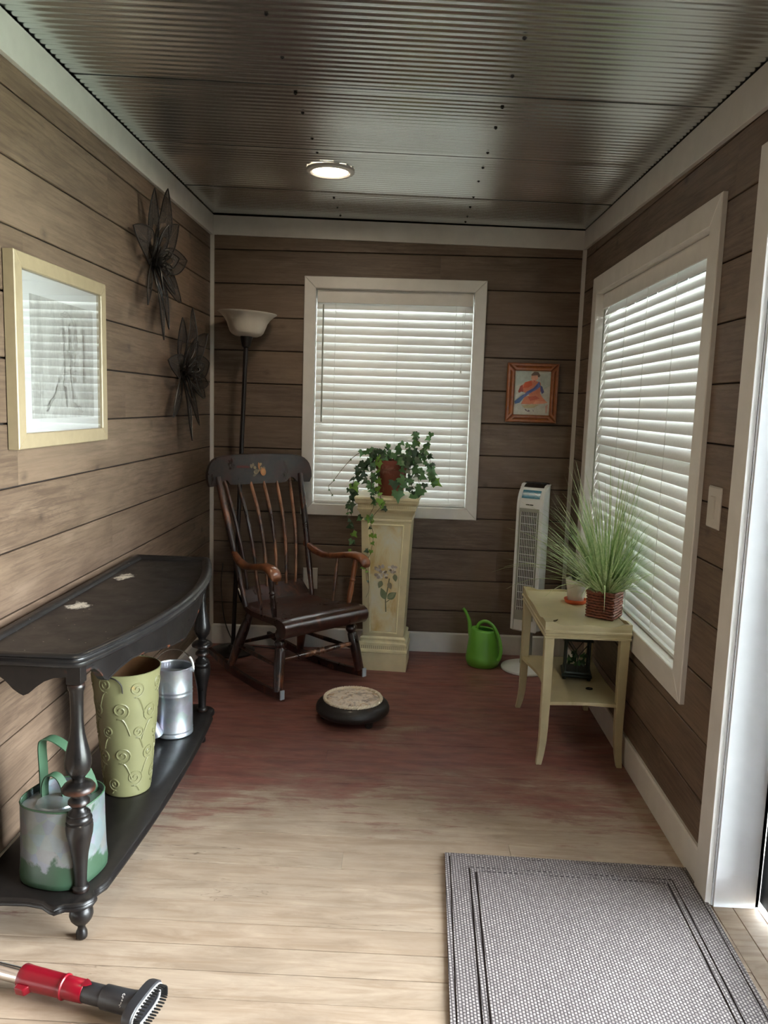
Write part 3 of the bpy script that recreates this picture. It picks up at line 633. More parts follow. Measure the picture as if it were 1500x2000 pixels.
# ---- green and zinc watering can on the shelf
gc = T('watering_can', 'zinc watering can with chipped green paint and strap handles on the console shelf', 'watering can', (.232, 2.035, SH))
def sup(a, b, z_, n=36, e=2.7):
    out = []
    for i in range(n):
        th = 2 * pi * i / n; c, s_ = cos(th), sin(th); k = (abs(c) ** e + abs(s_) ** e) ** (-1 / e); out.append((a * k * c, b * k * s_, z_))
    return out
RZc = Matrix.Rotation(radians(-12), 4, 'Z')
g = G().loft([sup(a, b, z_) for a, b, z_ in ((.100, .098, 0), (.106, .104, .004), (.107, .105, .02), (.104, .102, .06), (.102, .100, .14), (.1015, .0995, .20), (.101, .099, .222), (.099, .097, .223), (.098, .096, .205))], (True, False), RZc)
mk('body', g, M['galvgreen'], gc, smooth=60)
g = G().tube([tuple(RZc @ Vector(p)) for p in sup(.1008, .0988, .2225)] + [tuple(RZc @ Vector(sup(.1008, .0988, .2225)[0]))], .0026, 6)
mk('rim', g, M['greenpaint'], gc)
g = G().loft([sup(.098, .096, .200), sup(.097, .095, .206)], m=RZc)
g.v = [(x_, y_, z_ + .012 * max(0, -y_ / .1)) for x_, y_, z_ in g.v]
mk('top_plate', g, M['galv'], gc, smooth=30)
mk('filler_cap', G().lathe([(.205, .050), (.214, .050), (.219, .047), (.2195, .0)], (-.006, -.03), 12, (True, False), ex=1.1), M['galv'], gc, smooth=30)
def strap(pts, w, th=.003, wd=(1, 0, 0)):
    wv = Vector(wd).normalized(); rings = []
    for i, p in enumerate(pts):
        p = Vector(p); t_ = (Vector(pts[min(i + 1, len(pts) - 1)]) - Vector(pts[max(i - 1, 0)])).normalized(); nn = t_.cross(wv).normalized() * th
        rings.append([tuple(p - wv * w / 2 - nn), tuple(p + wv * w / 2 - nn), tuple(p + wv * w / 2 + nn), tuple(p - wv * w / 2 + nn)])
    return G().loft(rings)
hp = smoothpoly([(-.072, .040, .205), (-.072, .040, .27), (-.074, .040, .345), (-.064, .040, .366), (-.035, .042, .362), (.01, .046, .325), (.05, .05, .265), (.07, .05, .205)], 4, False)
mk('handle', strap(hp, .034, .0016, (.25, 1, 0)), M['greenpaint'], gc, smooth=40)
hp = smoothpoly([(-.050, -.0, .208), (-.050, 0, .25), (-.038, .0, .278), (-.016, .002, .276), (.0, .004, .25), (.006, .006, .208)], 4, False)
mk('handle', strap(hp, .026, .0016, (.3, 1, 0)), M['greenpaint'], gc, smooth=40)
# ---- tall embossed vase
va = T('flower_vase', 'tall tapered olive tin vase with embossed scrolls on the console shelf', 'vase', (.240, 2.515, SH))
H_ = .430
vr = lambda z_: .074 + (.111 - .074) * z_ / H_
mk('body', G().lathe([(0, .070), (.002, .0745), (.006, .0755)] + [(z_, vr(z_)) for z_ in (.02, .1, .2, .3, .4)] + [(H_ - .004, vr(H_) + .0005), (H_, vr(H_) + .0018), (H_ + .001, vr(H_) - .001), (H_ - .006, vr(H_) - .003)], n=48, cap=(True, False)), M['vase'], va, smooth=60)
mk('inside', G().lathe([(H_ - .002, vr(H_) - .0028), (.2, vr(.2) - .003), (.01, vr(0) - .004), (.009, 0)], n=48, cap=(False, False)), M['vasein'], va, smooth=60)
def scroll(th0, z0_, s_, fl):
    p = []
    for i in range(26):           # spiral
        q = i / 25; a = q * 3.6 * pi; r = .004 + .026 * q; p.append((fl * r * cos(a), r * sin(a)))
    ex, ez = p[-1]
    for i in range(1, 10):
        q = i / 9; p.append((ex + fl * (-.002 - .035 * q), ez - .06 * q + .02 * sin(pi * q)))
    out = []
    for a, b in p[::1]:
        z_ = z0_ + b * s_; 
        if not .012 < z_ < H_ - .012: continue
        r = vr(z_) + .0002; th = th0 + a * s_ / r; out.append((r * cos(th), r * sin(th), z_))
    return out
g = G(); r = random.Random(5)
for row in range(5):
    for k in range(7):
        p = scroll(2 * pi * (k + .5 * (row % 2)) / 7 + r.uniform(-.1, .1), .06 + row * .082 + r.uniform(-.012, .012), r.uniform(.7, 1.1), 1 if (k + row) % 2 else -1)
        if len(p) > 3: g.tube(p, .0030, 5, flat=.8)
mk('embossed_scroll', g, M['vase'], va, kind='stuff')
mk('wire_loop', G().tube(smoothpoly([(-.045, -.101, .425), (.0, -.116, .425), (.022, -.112, .405), (.026, -.109, .375)], 5, False), .0022, 6), M['wire'], va)
# ---- galvanised pail
pl = T('pail', 'galvanised metal pail with half lid and wire bail on the console shelf', 'pail', (.262, 2.975, SH))
PH = .275
mk('body', G().lathe([(0, .070), (.003, .0745), (.012, .075), (.014, .0735), (.022, .0735), (.024, .075), (.028, .0735), (.165, .0725), (.168, .0740), (.172, .0725), (.180, .0725), (.183, .0740), (.187, .0725), (PH - .004, .072), (PH, .0738), (PH + .002, .072), (PH, .0705), (PH - .03, .070)], n=44, cap=(True, False)), M['galv'], pl, smooth=50)
g = G(); hs = [(-.069 * cos(pi * i / 16), -.069 * sin(pi * i / 16)) for i in range(17)]
g.prism(hs[::-1], PH - .016, PH - .012)
mk('half_lid', g, M['galv'], pl, smooth=0)
mk('inside', G().lathe([(PH - .004, .0702), (.01, .070), (.009, 0)], n=40, cap=(False, False)), M['galv'], pl)
bp = [(.078 * cos(a), .022 * sin(a), PH - .012 + .072 * sin(a)) for a in [pi * i / 18 for i in range(19)]]
mk('bail', G().tube(bp, .0024, 6), M['steel'], pl)
mk('bail_grip', G().tube(bp[0:5], .0048, 8), M['pot'], pl)
for s_ in (1, -1): mk('bail_lug', G().lathe([(-.005, .008), (.005, .008)], n=12, m=Matrix.Translation((s_ * .0755, 0, PH - .014)) @ Matrix.Rotation(pi / 2, 4, 'Y')), M['galv'], pl)
mk('spout', G().tube([(-.05, -.066, .02), (-.062, -.088, .08), (-.072, -.098, .15), (-.078, -.104, .205)], [.030, .017, .012, .011], 12), M['galv'], pl)

# ---- rocking chair
rc = T('rocking_chair', 'dark worn spindle-back rocking chair with a painted crest and brown arms', 'chair', (.757, 3.885, 0), radians(45))
def lofts(path, prof):       # sweep: path of (centre, half-width, half-height) along local points
    rings = []
    for (c, a, b) in path:
        rings.append([(c[0] + a * 1.12 * p, c[1], c[2] + b * 1.25 * q) for p, q in prof])
    return G().loft(rings)
sect = [(cos(2 * pi * i / 12), sin(2 * pi * i / 12)) for i in range(12)]
sp = [(-.010, .318), (-.030, .324), (-.044, .345), (-.046, .372), (-.036, .394), (-.012, .406), (.03, .410), (.10, .402), (.20, .392), (.30, .388), (.38, .396), (.43, .418), (.455, .448), (.466, .470)]
bot = [(.458, .474), (.438, .452), (.412, .424), (.37, .404 - .036), (.30, .357), (.20, .360), (.10, .368), (.045, .366), (.02, .345), (.006, .324)]
prof = sp + bot
def seatw(v): return .268 - .055 * max(0, min(1, v / .46))
cols_ = [-1, -.97, -.8, -.5, -.2, .2, .5, .8, .97, 1]
rings = []
for c_ in cols_:
    e = .92 if abs(c_) == 1 else 1
    rings.append([(c_ * seatw(v), v, .385 + (z_ - .385) * e - (.006 * (1 - abs(c_)) if 0 < v < .35 and z_ > .38 else 0)) for v, z_ in prof])
mk('seat', G().loft(rings), M['chairseat'], rc, smooth=50)
for s_ in (-1, 1):
    # rocker: curved runner, narrower at the rear
    rk = []
    for i in range(22):
        v = -.022 + (.80) * i / 21; zb = .55 * (v - .30) ** 2 * .55 - 0.0
        zb = .22 * (v - .27) ** 2 + (.10 * max(0, v - .5) ** 2); u_ = s_ * (.268 - .055 * max(0, v) / .75); h = .040 if v < .6 else .040 - .018 * (v - .6) / .2
        rk.append([(u_ - .0115, v, zb), (u_ + .0115, v, zb), (u_ + .0115, v, zb + h), (u_ - .0115, v, zb + h)])
    mk('rocker', G().loft(rk), M['chair'], rc, smooth=30, bevel=.003)
    z0_ = .22 * .29 ** 2
    mk('rocker_pad', G().box((s_ * .2685 - .0125, -.0295, z0_ - .001), (s_ * .2685 + .0125, -.0215, z0_ + .046)), M['tape'], rc, smooth=0, bevel=.002, label='pale blue-grey pad on the rocker tip')
    def turned(nm, a, b, prof, mt, n=14):   # lathe profile (t along a->b, r)
        a, b = Vector(a), Vector(b); L_ = (b - a).length; q = (b - a).to_track_quat('Z', 'Y').to_matrix().to_4x4()
        return mk(nm, G().lathe([(t_ * L_, r_) for t_, r_ in prof], n=n, m=Matrix.Translation(a) @ q), mt, rc, smooth=50)
    fleg = [(0, .015), (.06, .018), (.10, .026), (.15, .0315), (.20, .028), (.235, .021), (.25, .026), (.29, .0315), (.33, .027), (.36, .0225), (.38, .0265), (.55, .0275), (.8, .0255), (1, .024)]
    turned('leg', (s_ * .215, .060, .372), (s_ * .2675, .012, .048), fleg, M['chair'])
    rleg = [(0, .015), (.1, .020), (.35, .027), (.6, .0275), (.85, .0225), (1, .020)]
    turned('leg', (s_ * .175, .385, .366), (s_ * .232, .49, .052), rleg, M['chair'])
    turned('stretcher', (s_ * .248, .035, .165), (s_ * .216, .452, .165), [(0, .008), (.5, .0125), (1, .008)], M['chair'], 10)
    # back posts, arms, arm posts
    pp = [(s_ * .218, .372, .392), (s_ * .233, .425, .58), (s_ * .250, .488, .80), (s_ * .268, .56, 1.03), (s_ * .270, .568, 1.055)]
    mk('back_post', G().tube(smoothpoly(pp, 4, False), [.0135] * 3 + [.016] * 5 + [.0175] * 4 + [.015] * 5, 12), M['chair'] if s_ < 0 else M['chair'], rc)
    ar = [((s_ * .238, .47, .672), .012, .016), ((s_ * .243, .445, .662), .015, .016), ((s_ * .252, .39, .637), .020, .015), ((s_ * .262, .32, .624), .023, .0135), ((s_ * .270, .25, .630), .023, .013), ((s_ * .277, .18, .645), .023, .0135), ((s_ * .283, .11, .657), .026, .0145), ((s_ * .287, .06, .655), .029, .0155), ((s_ * .289, .025, .641), .030, .017), ((s_ * .289, .008, .625), .029, .016), ((s_ * .289, .002, .616), .022, .010)]
    mk('armrest', lofts(ar, [(abs(c) ** .75 * (1 if c > 0 else -1), abs(d) ** .75 * (1 if d > 0 else -1)) for c, d in sect]), M['chairarm'], rc, smooth=60)
    apf = [(0, .011), (.12, .014), (.3, .0165), (.42, .013), (.45, .0155), (.48, .0115), (.52, .0165), (.56, .0115), (.60, .0135), (.8, .0155), (1, .012)]
    turned('arm_post', (s_ * .240, .085, .400), (s_ * .279, .075, .648), apf[::1], M['chairarm'] if s_ > 0 else M['chair'])
    turned('arm_post', (s_ * .232, .205, .390), (s_ * .268, .215, .632), [(0, .0075), (.5, .0105), (1, .0075)], M['chairspin'], 10)
turned('stretcher', (-.240, .035, .195), (.240, .035, .195), [(0, .0095), (.12, .012), (.3, .016), (.40, .0165), (.42, .012), (.44, .018), (.47, .013), (.50, .021), (.53, .013), (.56, .018), (.58, .012), (.60, .0165), (.7, .016), (.88, .012), (1, .0095)], M['chairspin'])
turned('stretcher', (-.21, .442, .18), (.21, .442, .18), [(0, .008), (.5, .0125), (1, .008)], M['chair'], 10)
def crv(u_): return .618 - .42 * u_ * u_        # the crest bends forward at its ends
for i in range(6):
    q = (i - 2.5) / 2.5; ub, ut = q * .158, q * .212
    pp = [(ub, .448, .462), (ub + (ut - ub) * .25, .462, .60), (ub + (ut - ub) * .5, .490, .74), (ub + (ut - ub) * .75, .536, .88), (ut, crv(ut) - .006, 1.035), (ut, crv(ut) - .004, 1.055)]
    n_ = 21; mk('spindle', G().tube(smoothpoly(pp, 4, False), [.0072 + .0028 * sin(pi * k / (n_ - 1)) for k in range(n_)], 9), M['chairspin'] if i > 1 else M['chair'], rc)
up = [(-.335, 1.040), (-.338, 1.075), (-.330, 1.112), (-.308, 1.142), (-.272, 1.160), (-.22, 1.167), (-.1, 1.171), (0, 1.172)]
up = up + [(-a, b) for a, b in up[-2::-1]]
lw = [(-.335, 1.008), (-.25, 1.010), (-.242, 1.022), (-.228, 1.036), (-.212, 1.038), (-.198, 1.030), (-.186, 1.012), (-.15, 1.004), (0, .999)]
lw = lw + [(-a, b) for a, b in lw[-2::-1]]
us = sorted(set([a for a, _ in up] + [a for a, _ in lw])); 
def ev(pl_, x_):
    for (a, b), (c, d) in zip(pl_[:-1], pl_[1:]):
        if min(a, c) - 1e-9 <= x_ <= max(a, c) + 1e-9 and abs(c - a) > 1e-9: return b + (d - b) * (x_ - a) / (c - a)
    return pl_[0][1] if x_ < 0 else pl_[-1][1]
upf = [(-.338, 1.075)] + up[2:-2] + [(.338, 1.075)]
us = [-.338, -.334, -.326, -.315, -.30, -.28, -.255, -.245, -.235, -.225, -.212, -.20, -.19, -.18, -.15, -.1, -.05, 0]; us = us + [-a for a in us[-2::-1]]
rings = []
for u_ in us:
    z1, z0_ = ev(upf, u_), max(ev(lw, u_), 1.008 + .03 * max(0, (abs(u_) - .326) / .012)); v = crv(u_) - .012
    rings.append([(u_, v - .011 + .07 * (z0_ - 1.0) * .35, z0_), (u_, v + .011 + .07 * (z0_ - 1.0) * .35, z0_), (u_, v + .011 + .06 * (z1 - 1.0), z1 - .003), (u_, v + .006 + .06 * (z1 - 1.0), z1), (u_, v - .006 + .06 * (z1 - 1.0), z1), (u_, v - .011 + .06 * (z1 - 1.0), z1 - .003)])
M['crest'] = chair_wood('crest_paint', (36, 34, 36), (110, 66, 50), .66)
cr = mk('crest_rail', G().loft(rings), M['crest'], rc, smooth=45)
r = random.Random(8); sh_ = []
for i in range(16):
    a, b = r.uniform(-.05, .045), 1.085 + r.uniform(-.03, .03)
    sh_.append((ell(a, b, r.uniform(.006, .014), r.uniform(.004, .012), r.uniform(0, 3), 9), r.choice([(150, 132, 104), (172, 150, 116), (120, 110, 92), (186, 132, 84)] if a > 0 else [(140, 128, 108), (116, 108, 92), (160, 146, 118)])))
sh_ += [(ell(.035, 1.072, .018, .022, .2), (190, 134, 90)), (ell(.036, 1.074, .010, .013, .2), (206, 158, 112)), (ell(.008, 1.105, .006, .02, .1), (184, 126, 80)), (stroke([(-.14, 1.105), (-.08, 1.103), (-.055, 1.1)], .012), (92, 44, 40))]
mwc = MW[rc.name]
art('painted_fruit', sh_, cr, lambda a, b, h: tuple(mwc @ Vector((a, crv(a) - .012 - .0118 + .06 * (b - 1.0) - h - .0012, b))))

# ---- torchiere floor lamp, leaning a little
import mathutils
tl = Matrix.Rotation(radians(2.1), 4, 'Y')
tl = Matrix.Translation((0, 0, -.045)) @ tl
lp = T('floor_lamp', 'dark bronze torchiere floor lamp with a white glass bowl shade in the corner', 'lamp', (.172, 4.437, 0))
mk('base', G().lathe([(0, .126), (.004, .130), (.012, .130), (.018, .122), (.026, .07), (.034, .030), (.045, .018)], n=40), M['lampmetal'], lp)
mk('pole', G().lathe([(.03, .0125), (.60, .0125), (.605, .0145), (.612, .0125), (1.80, .0125)], n=16, m=tl), M['lampmetal'], lp)
mk('socket_cup', G().lathe([(1.795, .0135), (1.80, .022), (1.815, .026), (1.85, .034), (1.858, .034)], n=20, m=tl), M['lampmetal'], lp)
mk('shade', G().lathe([(1.856, .03), (1.858, .062), (1.866, .080), (1.880, .093), (1.905, .103), (1.93, .112), (1.953, .127), (1.972, .147), (1.982, .162), (1.985, .163), (1.984, .159), (1.970, .142), (1.95, .122), (1.93, .108), (1.88, .088), (1.868, .075), (1.862, .03)], n=44, cap=(True, True), m=tl), M['shade'], lp)
mk('power_cord', G().tube(smoothpoly([(-.02, .075, .006), (.06, .10, .006), (.17, .09, .006), (.30, .06, .006), (.36, .10, .006), (.40, .135, .006)], 5, False), .003, 6).tube(smoothpoly([(-.02, .1, .03), (-.075, .12, .16), (-.10, .135, .36), (-.09, .14, .50)], 5, False), .0028, 6), M['cord'], lp)
# ---- outlet and light switch
ou = T('wall_outlet', 'white outlet plate low on the back wall behind the rocking chair', 'outlet', (.602, D, .42))
mk('plate', G().cbox((.558, D - .006, .356), (.645, D, .484), .003), M['plate'], ou, True, smooth=0)
for z_ in (.395, .442): mk('socket', G().cbox((.586, D - .0085, z_ - .016), (.618, D - .006, z_ + .016), .002), M['fan'], ou, True, smooth=0)
sw = T('light_switch', 'white rocker light switch beside the door casing on the side wall', 'light switch', (W, 2.462, 1.176))
mR = Matrix(((0, 1, 0, W), (-1, 0, 0, 2.511), (0, 0, 1, 1.112), (0, 0, 0, 1)))
mk('plate', G().cbox((0, -.007, 0), (.098, 0, .130), .004, mR), M['plate'], sw, True, smooth=0)
g = G().add([(.032, -.007, .03), (.066, -.007, .03), (.066, -.007, .10), (.032, -.007, .10), (.033, -.0085, .031), (.065, -.0085, .031), (.065, -.0125, .099), (.033, -.0125, .099)], [(0, 3, 2, 1), (4, 5, 6, 7), (0, 1, 5, 4), (1, 2, 6, 5), (2, 3, 7, 6), (3, 0, 4, 7)], mR)
mk('rocker', g, M['plate'], sw, True, smooth=0)

# ---- pictures
pf = T('framed_drawing', 'large pale framed pencil drawing under glass above the console table', 'picture', (.0, 2.582, 1.30))
ay, by, az, bz, bw = 2.245, 2.920, 1.298, 1.861, .046
for p in ([(ay, az), (by, az), (by - bw, az + bw), (ay + bw, az + bw)], [(by, az), (by, bz), (by - bw, bz - bw), (by - bw, az + bw)], [(by, bz), (ay, bz), (ay + bw, bz - bw), (by - bw, bz - bw)], [(ay, bz), (ay, az), (ay + bw, az + bw), (ay + bw, bz - bw)]):
    mk('frame_rail', G().loft([[(x_, a, b) for a, b in offset(p, d_)] for x_, d_ in ((.003, .0002), (.033, .0002), (.036, .003))]), M['gilt'], pf, True, smooth=0)
i_ = .044
mk('mat_board', G().box((.008, ay + i_, az + i_), (.018, by - i_, bz - i_)), M['mat'], pf, True, smooth=0)
pr = mk('print', G().box((.0181, 2.365, 1.385), (.0186, 2.835, 1.755)), M['sketch'], pf, True, smooth=0)
fr2 = lambda a, b, h: (.0187 + h, 2.365 + a, 1.385 + b)
r = random.Random(21); sk = [(stroke([(.055, .36), (.058, .20), (.062, .14)], .03), (168, 166, 160)), (stroke([(.30, .345), (.43, .335), (.44, .30)], .02), (172, 170, 164))]
for x0_, z0_, x1_, z1_ in ((.215, .33, .27, .34), (.27, .34, .315, .31), (.315, .31, .325, .24), (.325, .24, .315, .12), (.225, .32, .232, .22), (.232, .22, .222, .12), (.222, .12, .25, .04), (.27, .30, .28, .18), (.28, .18, .295, .06), (.30, .04, .36, .025), (.09, .03, .15, .07), (.15, .07, .20, .13), (.24, .21, .30, .215), (.38, .30, .385, .12)):
    for q in range(4):
        d_ = lambda: r.uniform(-.010, .010)
        sk.append((stroke([(x0_ + d_(), z0_ + d_()), ((x0_ + x1_) / 2 + d_(), (z0_ + z1_) / 2 + d_()), (x1_ + d_(), z1_ + d_())], r.uniform(.002, .006)), r.choice([(150, 148, 143), (138, 136, 131), (162, 160, 154)])))
art('pencil_stroke', sk, pr, fr2, .0001)
mk('glass', G().add([(.030, ay + i_ - .006, az + i_ - .006), (.030, by - i_ + .006, az + i_ - .006), (.030, by - i_ + .006, bz - i_ + .006), (.030, ay + i_ - .006, bz - i_ + .006)], [(0, 1, 2, 3)]), M['picglass'], pf, True, smooth=0, recalc=False)
sf = T('framed_watercolour', 'small oak-framed watercolour of a seated woman with a blue sash on the back wall', 'picture', (1.854, D, 1.385))
ax_, bx_, az, bz, bw = 1.708, 2.0, 1.385, 1.721, .044
for p in ([(ax_, az), (bx_, az), (bx_ - bw, az + bw), (ax_ + bw, az + bw)], [(bx_, az), (bx_, bz), (bx_ - bw, bz - bw), (bx_ - bw, az + bw)], [(bx_, bz), (ax_, bz), (ax_ + bw, bz - bw), (bx_ - bw, bz - bw)], [(ax_, bz), (ax_, az), (ax_ + bw, az + bw), (ax_ + bw, bz - bw)]):
    mk('frame_rail', G().loft([[(a, D - y_, b) for a, b in offset(p, d_)] for y_, d_ in ((.0015, .0002), (.018, .0002), (.024, .006), (.024, .016), (.016, .024), (.014, .034), (.010, .036))]), M['oak'], sf, True, smooth=0)
i_ = .040
pa = mk('paper', G().box((ax_ + i_, D - .009, az + i_), (bx_ - i_, D - .004, bz - i_)), flat((206, 208, 200)), sf, True, smooth=0)
pw, ph_ = bx_ - ax_ - 2 * i_, bz - az - 2 * i_
Q = lambda pts: [((x_ - 300) / 560 * pw, (1000 - y_) / 680 * ph_) for x_, y_ in pts]
ws = [(Q([(330, 330), (560, 330), (540, 460), (420, 520), (330, 560)]), (190, 202, 198)), (Q([(690, 380), (860, 340), (850, 540), (760, 600), (700, 520)]), (186, 196, 190)),
      (Q([(420, 560), (470, 500), (560, 470), (640, 480), (700, 500), (720, 600), (700, 660), (560, 700), (440, 640)]), (210, 132, 104)), (Q([(400, 560), (430, 540), (450, 640), (390, 670), (370, 640)]), (168, 84, 72)),
      (Q([(470, 500), (560, 480), (580, 540), (520, 580), (440, 590)]), (200, 96, 62)), (Q([(555, 380), (600, 340), (660, 345), (690, 390), (680, 420), (560, 410)]), (112, 96, 86)), (Q([(560, 400), (650, 390), (660, 440), (620, 490), (580, 480), (555, 440)]), (222, 168, 144)),
      (Q([(585, 470), (625, 475), (610, 490)]), (190, 70, 66)), (Q([(470, 720), (560, 690), (700, 660), (740, 720), (790, 770), (820, 800), (700, 810), (540, 830), (420, 830)]), (216, 140, 112)), (Q([(520, 720), (640, 700), (700, 740), (560, 780)]), (196, 104, 82)), (Q([(640, 770), (800, 780), (790, 810), (600, 830)]), (226, 160, 134)),
      (Q([(430, 850), (560, 830), (700, 830), (620, 880), (480, 890)]), (196, 186, 150)), (Q([(320, 790), (440, 690), (520, 660), (440, 760), (400, 810), (330, 830)]), (82, 108, 156)), (Q([(430, 730), (500, 640), (600, 580), (680, 480), (700, 560), (640, 610), (540, 670), (480, 720)]), (110, 124, 184)), (Q([(500, 650), (600, 590), (660, 520), (660, 560), (560, 650)]), (84, 98, 160)),
      (Q([(700, 540), (730, 560), (760, 640), (730, 670), (705, 620)]), (92, 98, 150)), (Q([(340, 690), (420, 640), (440, 660), (360, 740), (330, 760)]), (226, 226, 222)), (Q([(480, 905), (500, 900), (520, 930), (540, 915), (570, 930), (540, 945), (500, 930)]), (120, 108, 120)), (Q([(600, 910), (612, 910), (625, 935), (612, 940)]), (158, 150, 156)), (Q([(790, 850), (830, 820), (815, 950), (800, 960)]), (206, 168, 158))]
art('painted_figure', ws, pa, lambda a, b, h: (ax_ + i_ + a, D - .0092 - h, az + i_ + b))

# ---- metal wall flowers
def wall_flower(label, cy_, cz_, tips, seed):
    wfw = T('wall_flower', label, 'wall decoration', (.002, cy_, cz_), group='dark metal wall flowers')
    r = random.Random(seed)
    def petal(dy, dz, w, x0, xm, xt, hole=.5):
        L_ = sqrt(dy * dy + dz * dz); d_ = Vector((0, dy, dz)) / L_; p_ = Vector((0, -d_.z, d_.y)); N = 12
        def edge(k):
            o_ = []
            for i in range(N + 1):
                t_ = i / N; wd_ = w * k * (sin(pi * min(1, t_ ** .85)) ** .8) if 0 < t_ < 1 else 0
                x_ = x0 + (xm - x0) * sin(pi * .5 * min(1, t_ * 1.6)) + (xt - xm) * max(0, (t_ - .45) / .55) ** 1.5
                o_.append((d_ * (.02 + (L_ - .02) * t_), wd_, x_))
            return o_
        E = edge(1.0); lef = [c + p_ * w_ + Vector((x_ - .008 * (w_ / w), 0, 0)) for c, w_, x_ in E]; rig = [c - p_ * w_ + Vector((x_ + .008 * (w_ / w), 0, 0)) for c, w_, x_ in E]
        ou_ = lef + rig[-2:0:-1]; n_ = len(ou_)
        ce_ = [(c, x_) for c, w_, x_ in E]
        inn = []
        for i, q in enumerate(ou_):   # eye-shaped opening nearer the heart
            k = i if i <= N else 2 * N - i; t_ = k / N; c, x_ = ce_[k]; f_ = .72 * sin(pi * min(1, max(0, (t_ - .03) / hole * .8))) if t_ < hole else 0
            cc = c + Vector((x_, 0, 0)); inn.append(cc + (q - cc) * max(.02, f_))
        g = G(); g.v = [tuple(v) for v in ou_ + inn]; g.f = [(i, (i + 1) % n_, n_ + (i + 1) % n_, n_ + i) for i in range(n_)]
        pt = mk('petal', g, M['petal'], wfw, smooth=60, recalc=False)
        mk('petal_wire', G().tube([tuple(v) for v in ou_] + [tuple(ou_[0])], .0032, 5).tube([tuple(inn[1]), tuple((inn[N // 3] + inn[N // 4]) / 2), tuple(inn[N // 2 + 1])], .0016, 4), M['wire'], pt)
    for i, (dy, dz) in enumerate(tips):
        petal(dy, dz, .054 + r.uniform(-.006, .010), .012, .040 + .012 * (i % 2), .030 + r.uniform(0, .04))
    for i in range(5):
        a = 2 * pi * (i + .3) / 5 + r.uniform(-.1, .1); petal(.155 * cos(a), .155 * sin(a), .036, .03, .065, .085, .6)
    mk('heart', G().lathe([(.0, .012), (.02, .016), (.045, .026), (.06, .022), (.066, .0)], n=14, cap=(True, False), m=Matrix.Rotation(pi / 2, 4, 'Y')), M['wire'], wfw)
    g = G()
    for i in range(9):
        a = 2 * pi * i / 9; g.tube(smoothpoly([(.05, .01 * cos(a), .01 * sin(a)), (.075, .03 * cos(a), .03 * sin(a)), (.085, .05 * cos(a + .3), .05 * sin(a + .3)), (.07, .055 * cos(a + .7), .055 * sin(a + .7))], 4, False), .0022, 5)
    mk('curled_wire', g, M['wire'], wfw)
wall_flower('upper of the two dark metal wall flowers, nearer the framed drawing', 3.525, 2.045, [(-.13, .275), (.13, .34), (.27, .215), (.36, .07), (.30, -.06), (.31, -.13), (.17, -.27), (.0, -.33), (-.24, -.21), (-.30, .09)], 1)
wall_flower('lower of the two dark metal wall flowers, close to the white corner trim', 3.985, 1.592, [(-.20, .245), (.10, .325), (.31, .215), (.41, .065), (.34, -.05), (.34, -.12), (.19, -.27), (-.04, -.34), (-.30, -.22), (-.34, .04)], 2)
# ---- pedestal with a painted panel
pd = T('pedestal', 'tall cream tapered pedestal with a painted flower panel under the potted ivy', 'pedestal', (1.062, 4.345, 0), radians(-4))
def sq(h, z_): return [(-h, -h, z_), (h, -h, z_), (h, h, z_), (-h, h, z_)]
mk('plinth', G().loft([sq(.134, 0), sq(.134, .098), sq(.131, .102)]), M['cream'], pd, smooth=0)
mk('base_moulding', G().loft([sq(h, z_) for h, z_ in ((.131, .102), (.137, .106), (.137, .116), (.128, .120), (.128, .142), (.133, .146), (.133, .156), (.124, .160), (.122, .170), (.126, .174), (.126, .182), (.116, .190))]), M['creamedge'], pd, smooth=0)
g = G()
for k in range(22):
    x_ = -.118 + k * .0112
    for ax2 in range(2):
        m2 = Matrix.Rotation(ax2 * pi / 2, 4, 'Z'); g.box((x_, -.1325, .123), (x_ + .007, -.127, .140), m2)
mk('carved_band', g, M['cream'], pd, smooth=0, kind='stuff')
Z0, Z1, H0, H1 = .188, .835, .112, .135
hz = lambda z_: H0 + (H1 - H0) * (z_ - Z0) / (Z1 - Z0)
zb_, zt_ = .215, .815
def pw_(z_): return hz(z_) - .043
g = G()
# shaft: front face is a frame around a recessed panel
F = lambda a, z_, d_=0: (a, -hz(z_) + d_, z_)
vs = [F(-hz(Z0), Z0), F(hz(Z0), Z0), F(hz(Z1), Z1), F(-hz(Z1), Z1), F(-pw_(zb_), zb_), F(pw_(zb_), zb_), F(pw_(zt_), zt_), F(-pw_(zt_), zt_), F(-pw_(zb_), zb_, .008), F(pw_(zb_), zb_, .008), F(pw_(zt_), zt_, .008), F(-pw_(zt_), zt_, .008),
      (-H0, H0, Z0), (H0, H0, Z0), (H1, H1, Z1), (-H1, H1, Z1)]
g.add(vs, [(0, 1, 5, 4), (1, 2, 6, 5), (2, 3, 7, 6), (3, 0, 4, 7), (4, 5, 9, 8), (5, 6, 10, 9), (6, 7, 11, 10), (7, 4, 8, 11), (8, 9, 10, 11), (1, 13, 14, 2), (13, 12, 15, 14), (12, 0, 3, 15), (0, 12, 13, 1), (3, 2, 14, 15)])
mk('shaft', g, M['cream'], pd, smooth=0)
pn = mk('panel', G().loft([[F(-pw_(zb_) + .003, zb_ + .003, d_), F(pw_(zb_) - .003, zb_ + .003, d_), F(pw_(zt_) - .003, zt_ - .003, d_), F(-pw_(zt_) + .003, zt_ - .003, d_)] for d_ in (.0079, .006)]), M['panel'], pd, smooth=0)
g = G(); c_ = [(-pw_(zb_), zb_), (pw_(zb_), zb_), (pw_(zt_), zt_), (-pw_(zt_), zt_)]; o_ = offset(c_, -.007); i2 = offset(c_, .001)
for i in range(4):
    j = (i + 1) % 4; q = [o_[i], o_[j], i2[j], i2[i]]
    g.loft([[F(a, b, d_) for a, b in offset(q, e)] for d_, e in ((.0005, 0), (-.0035, .0005), (-.005, .002))])
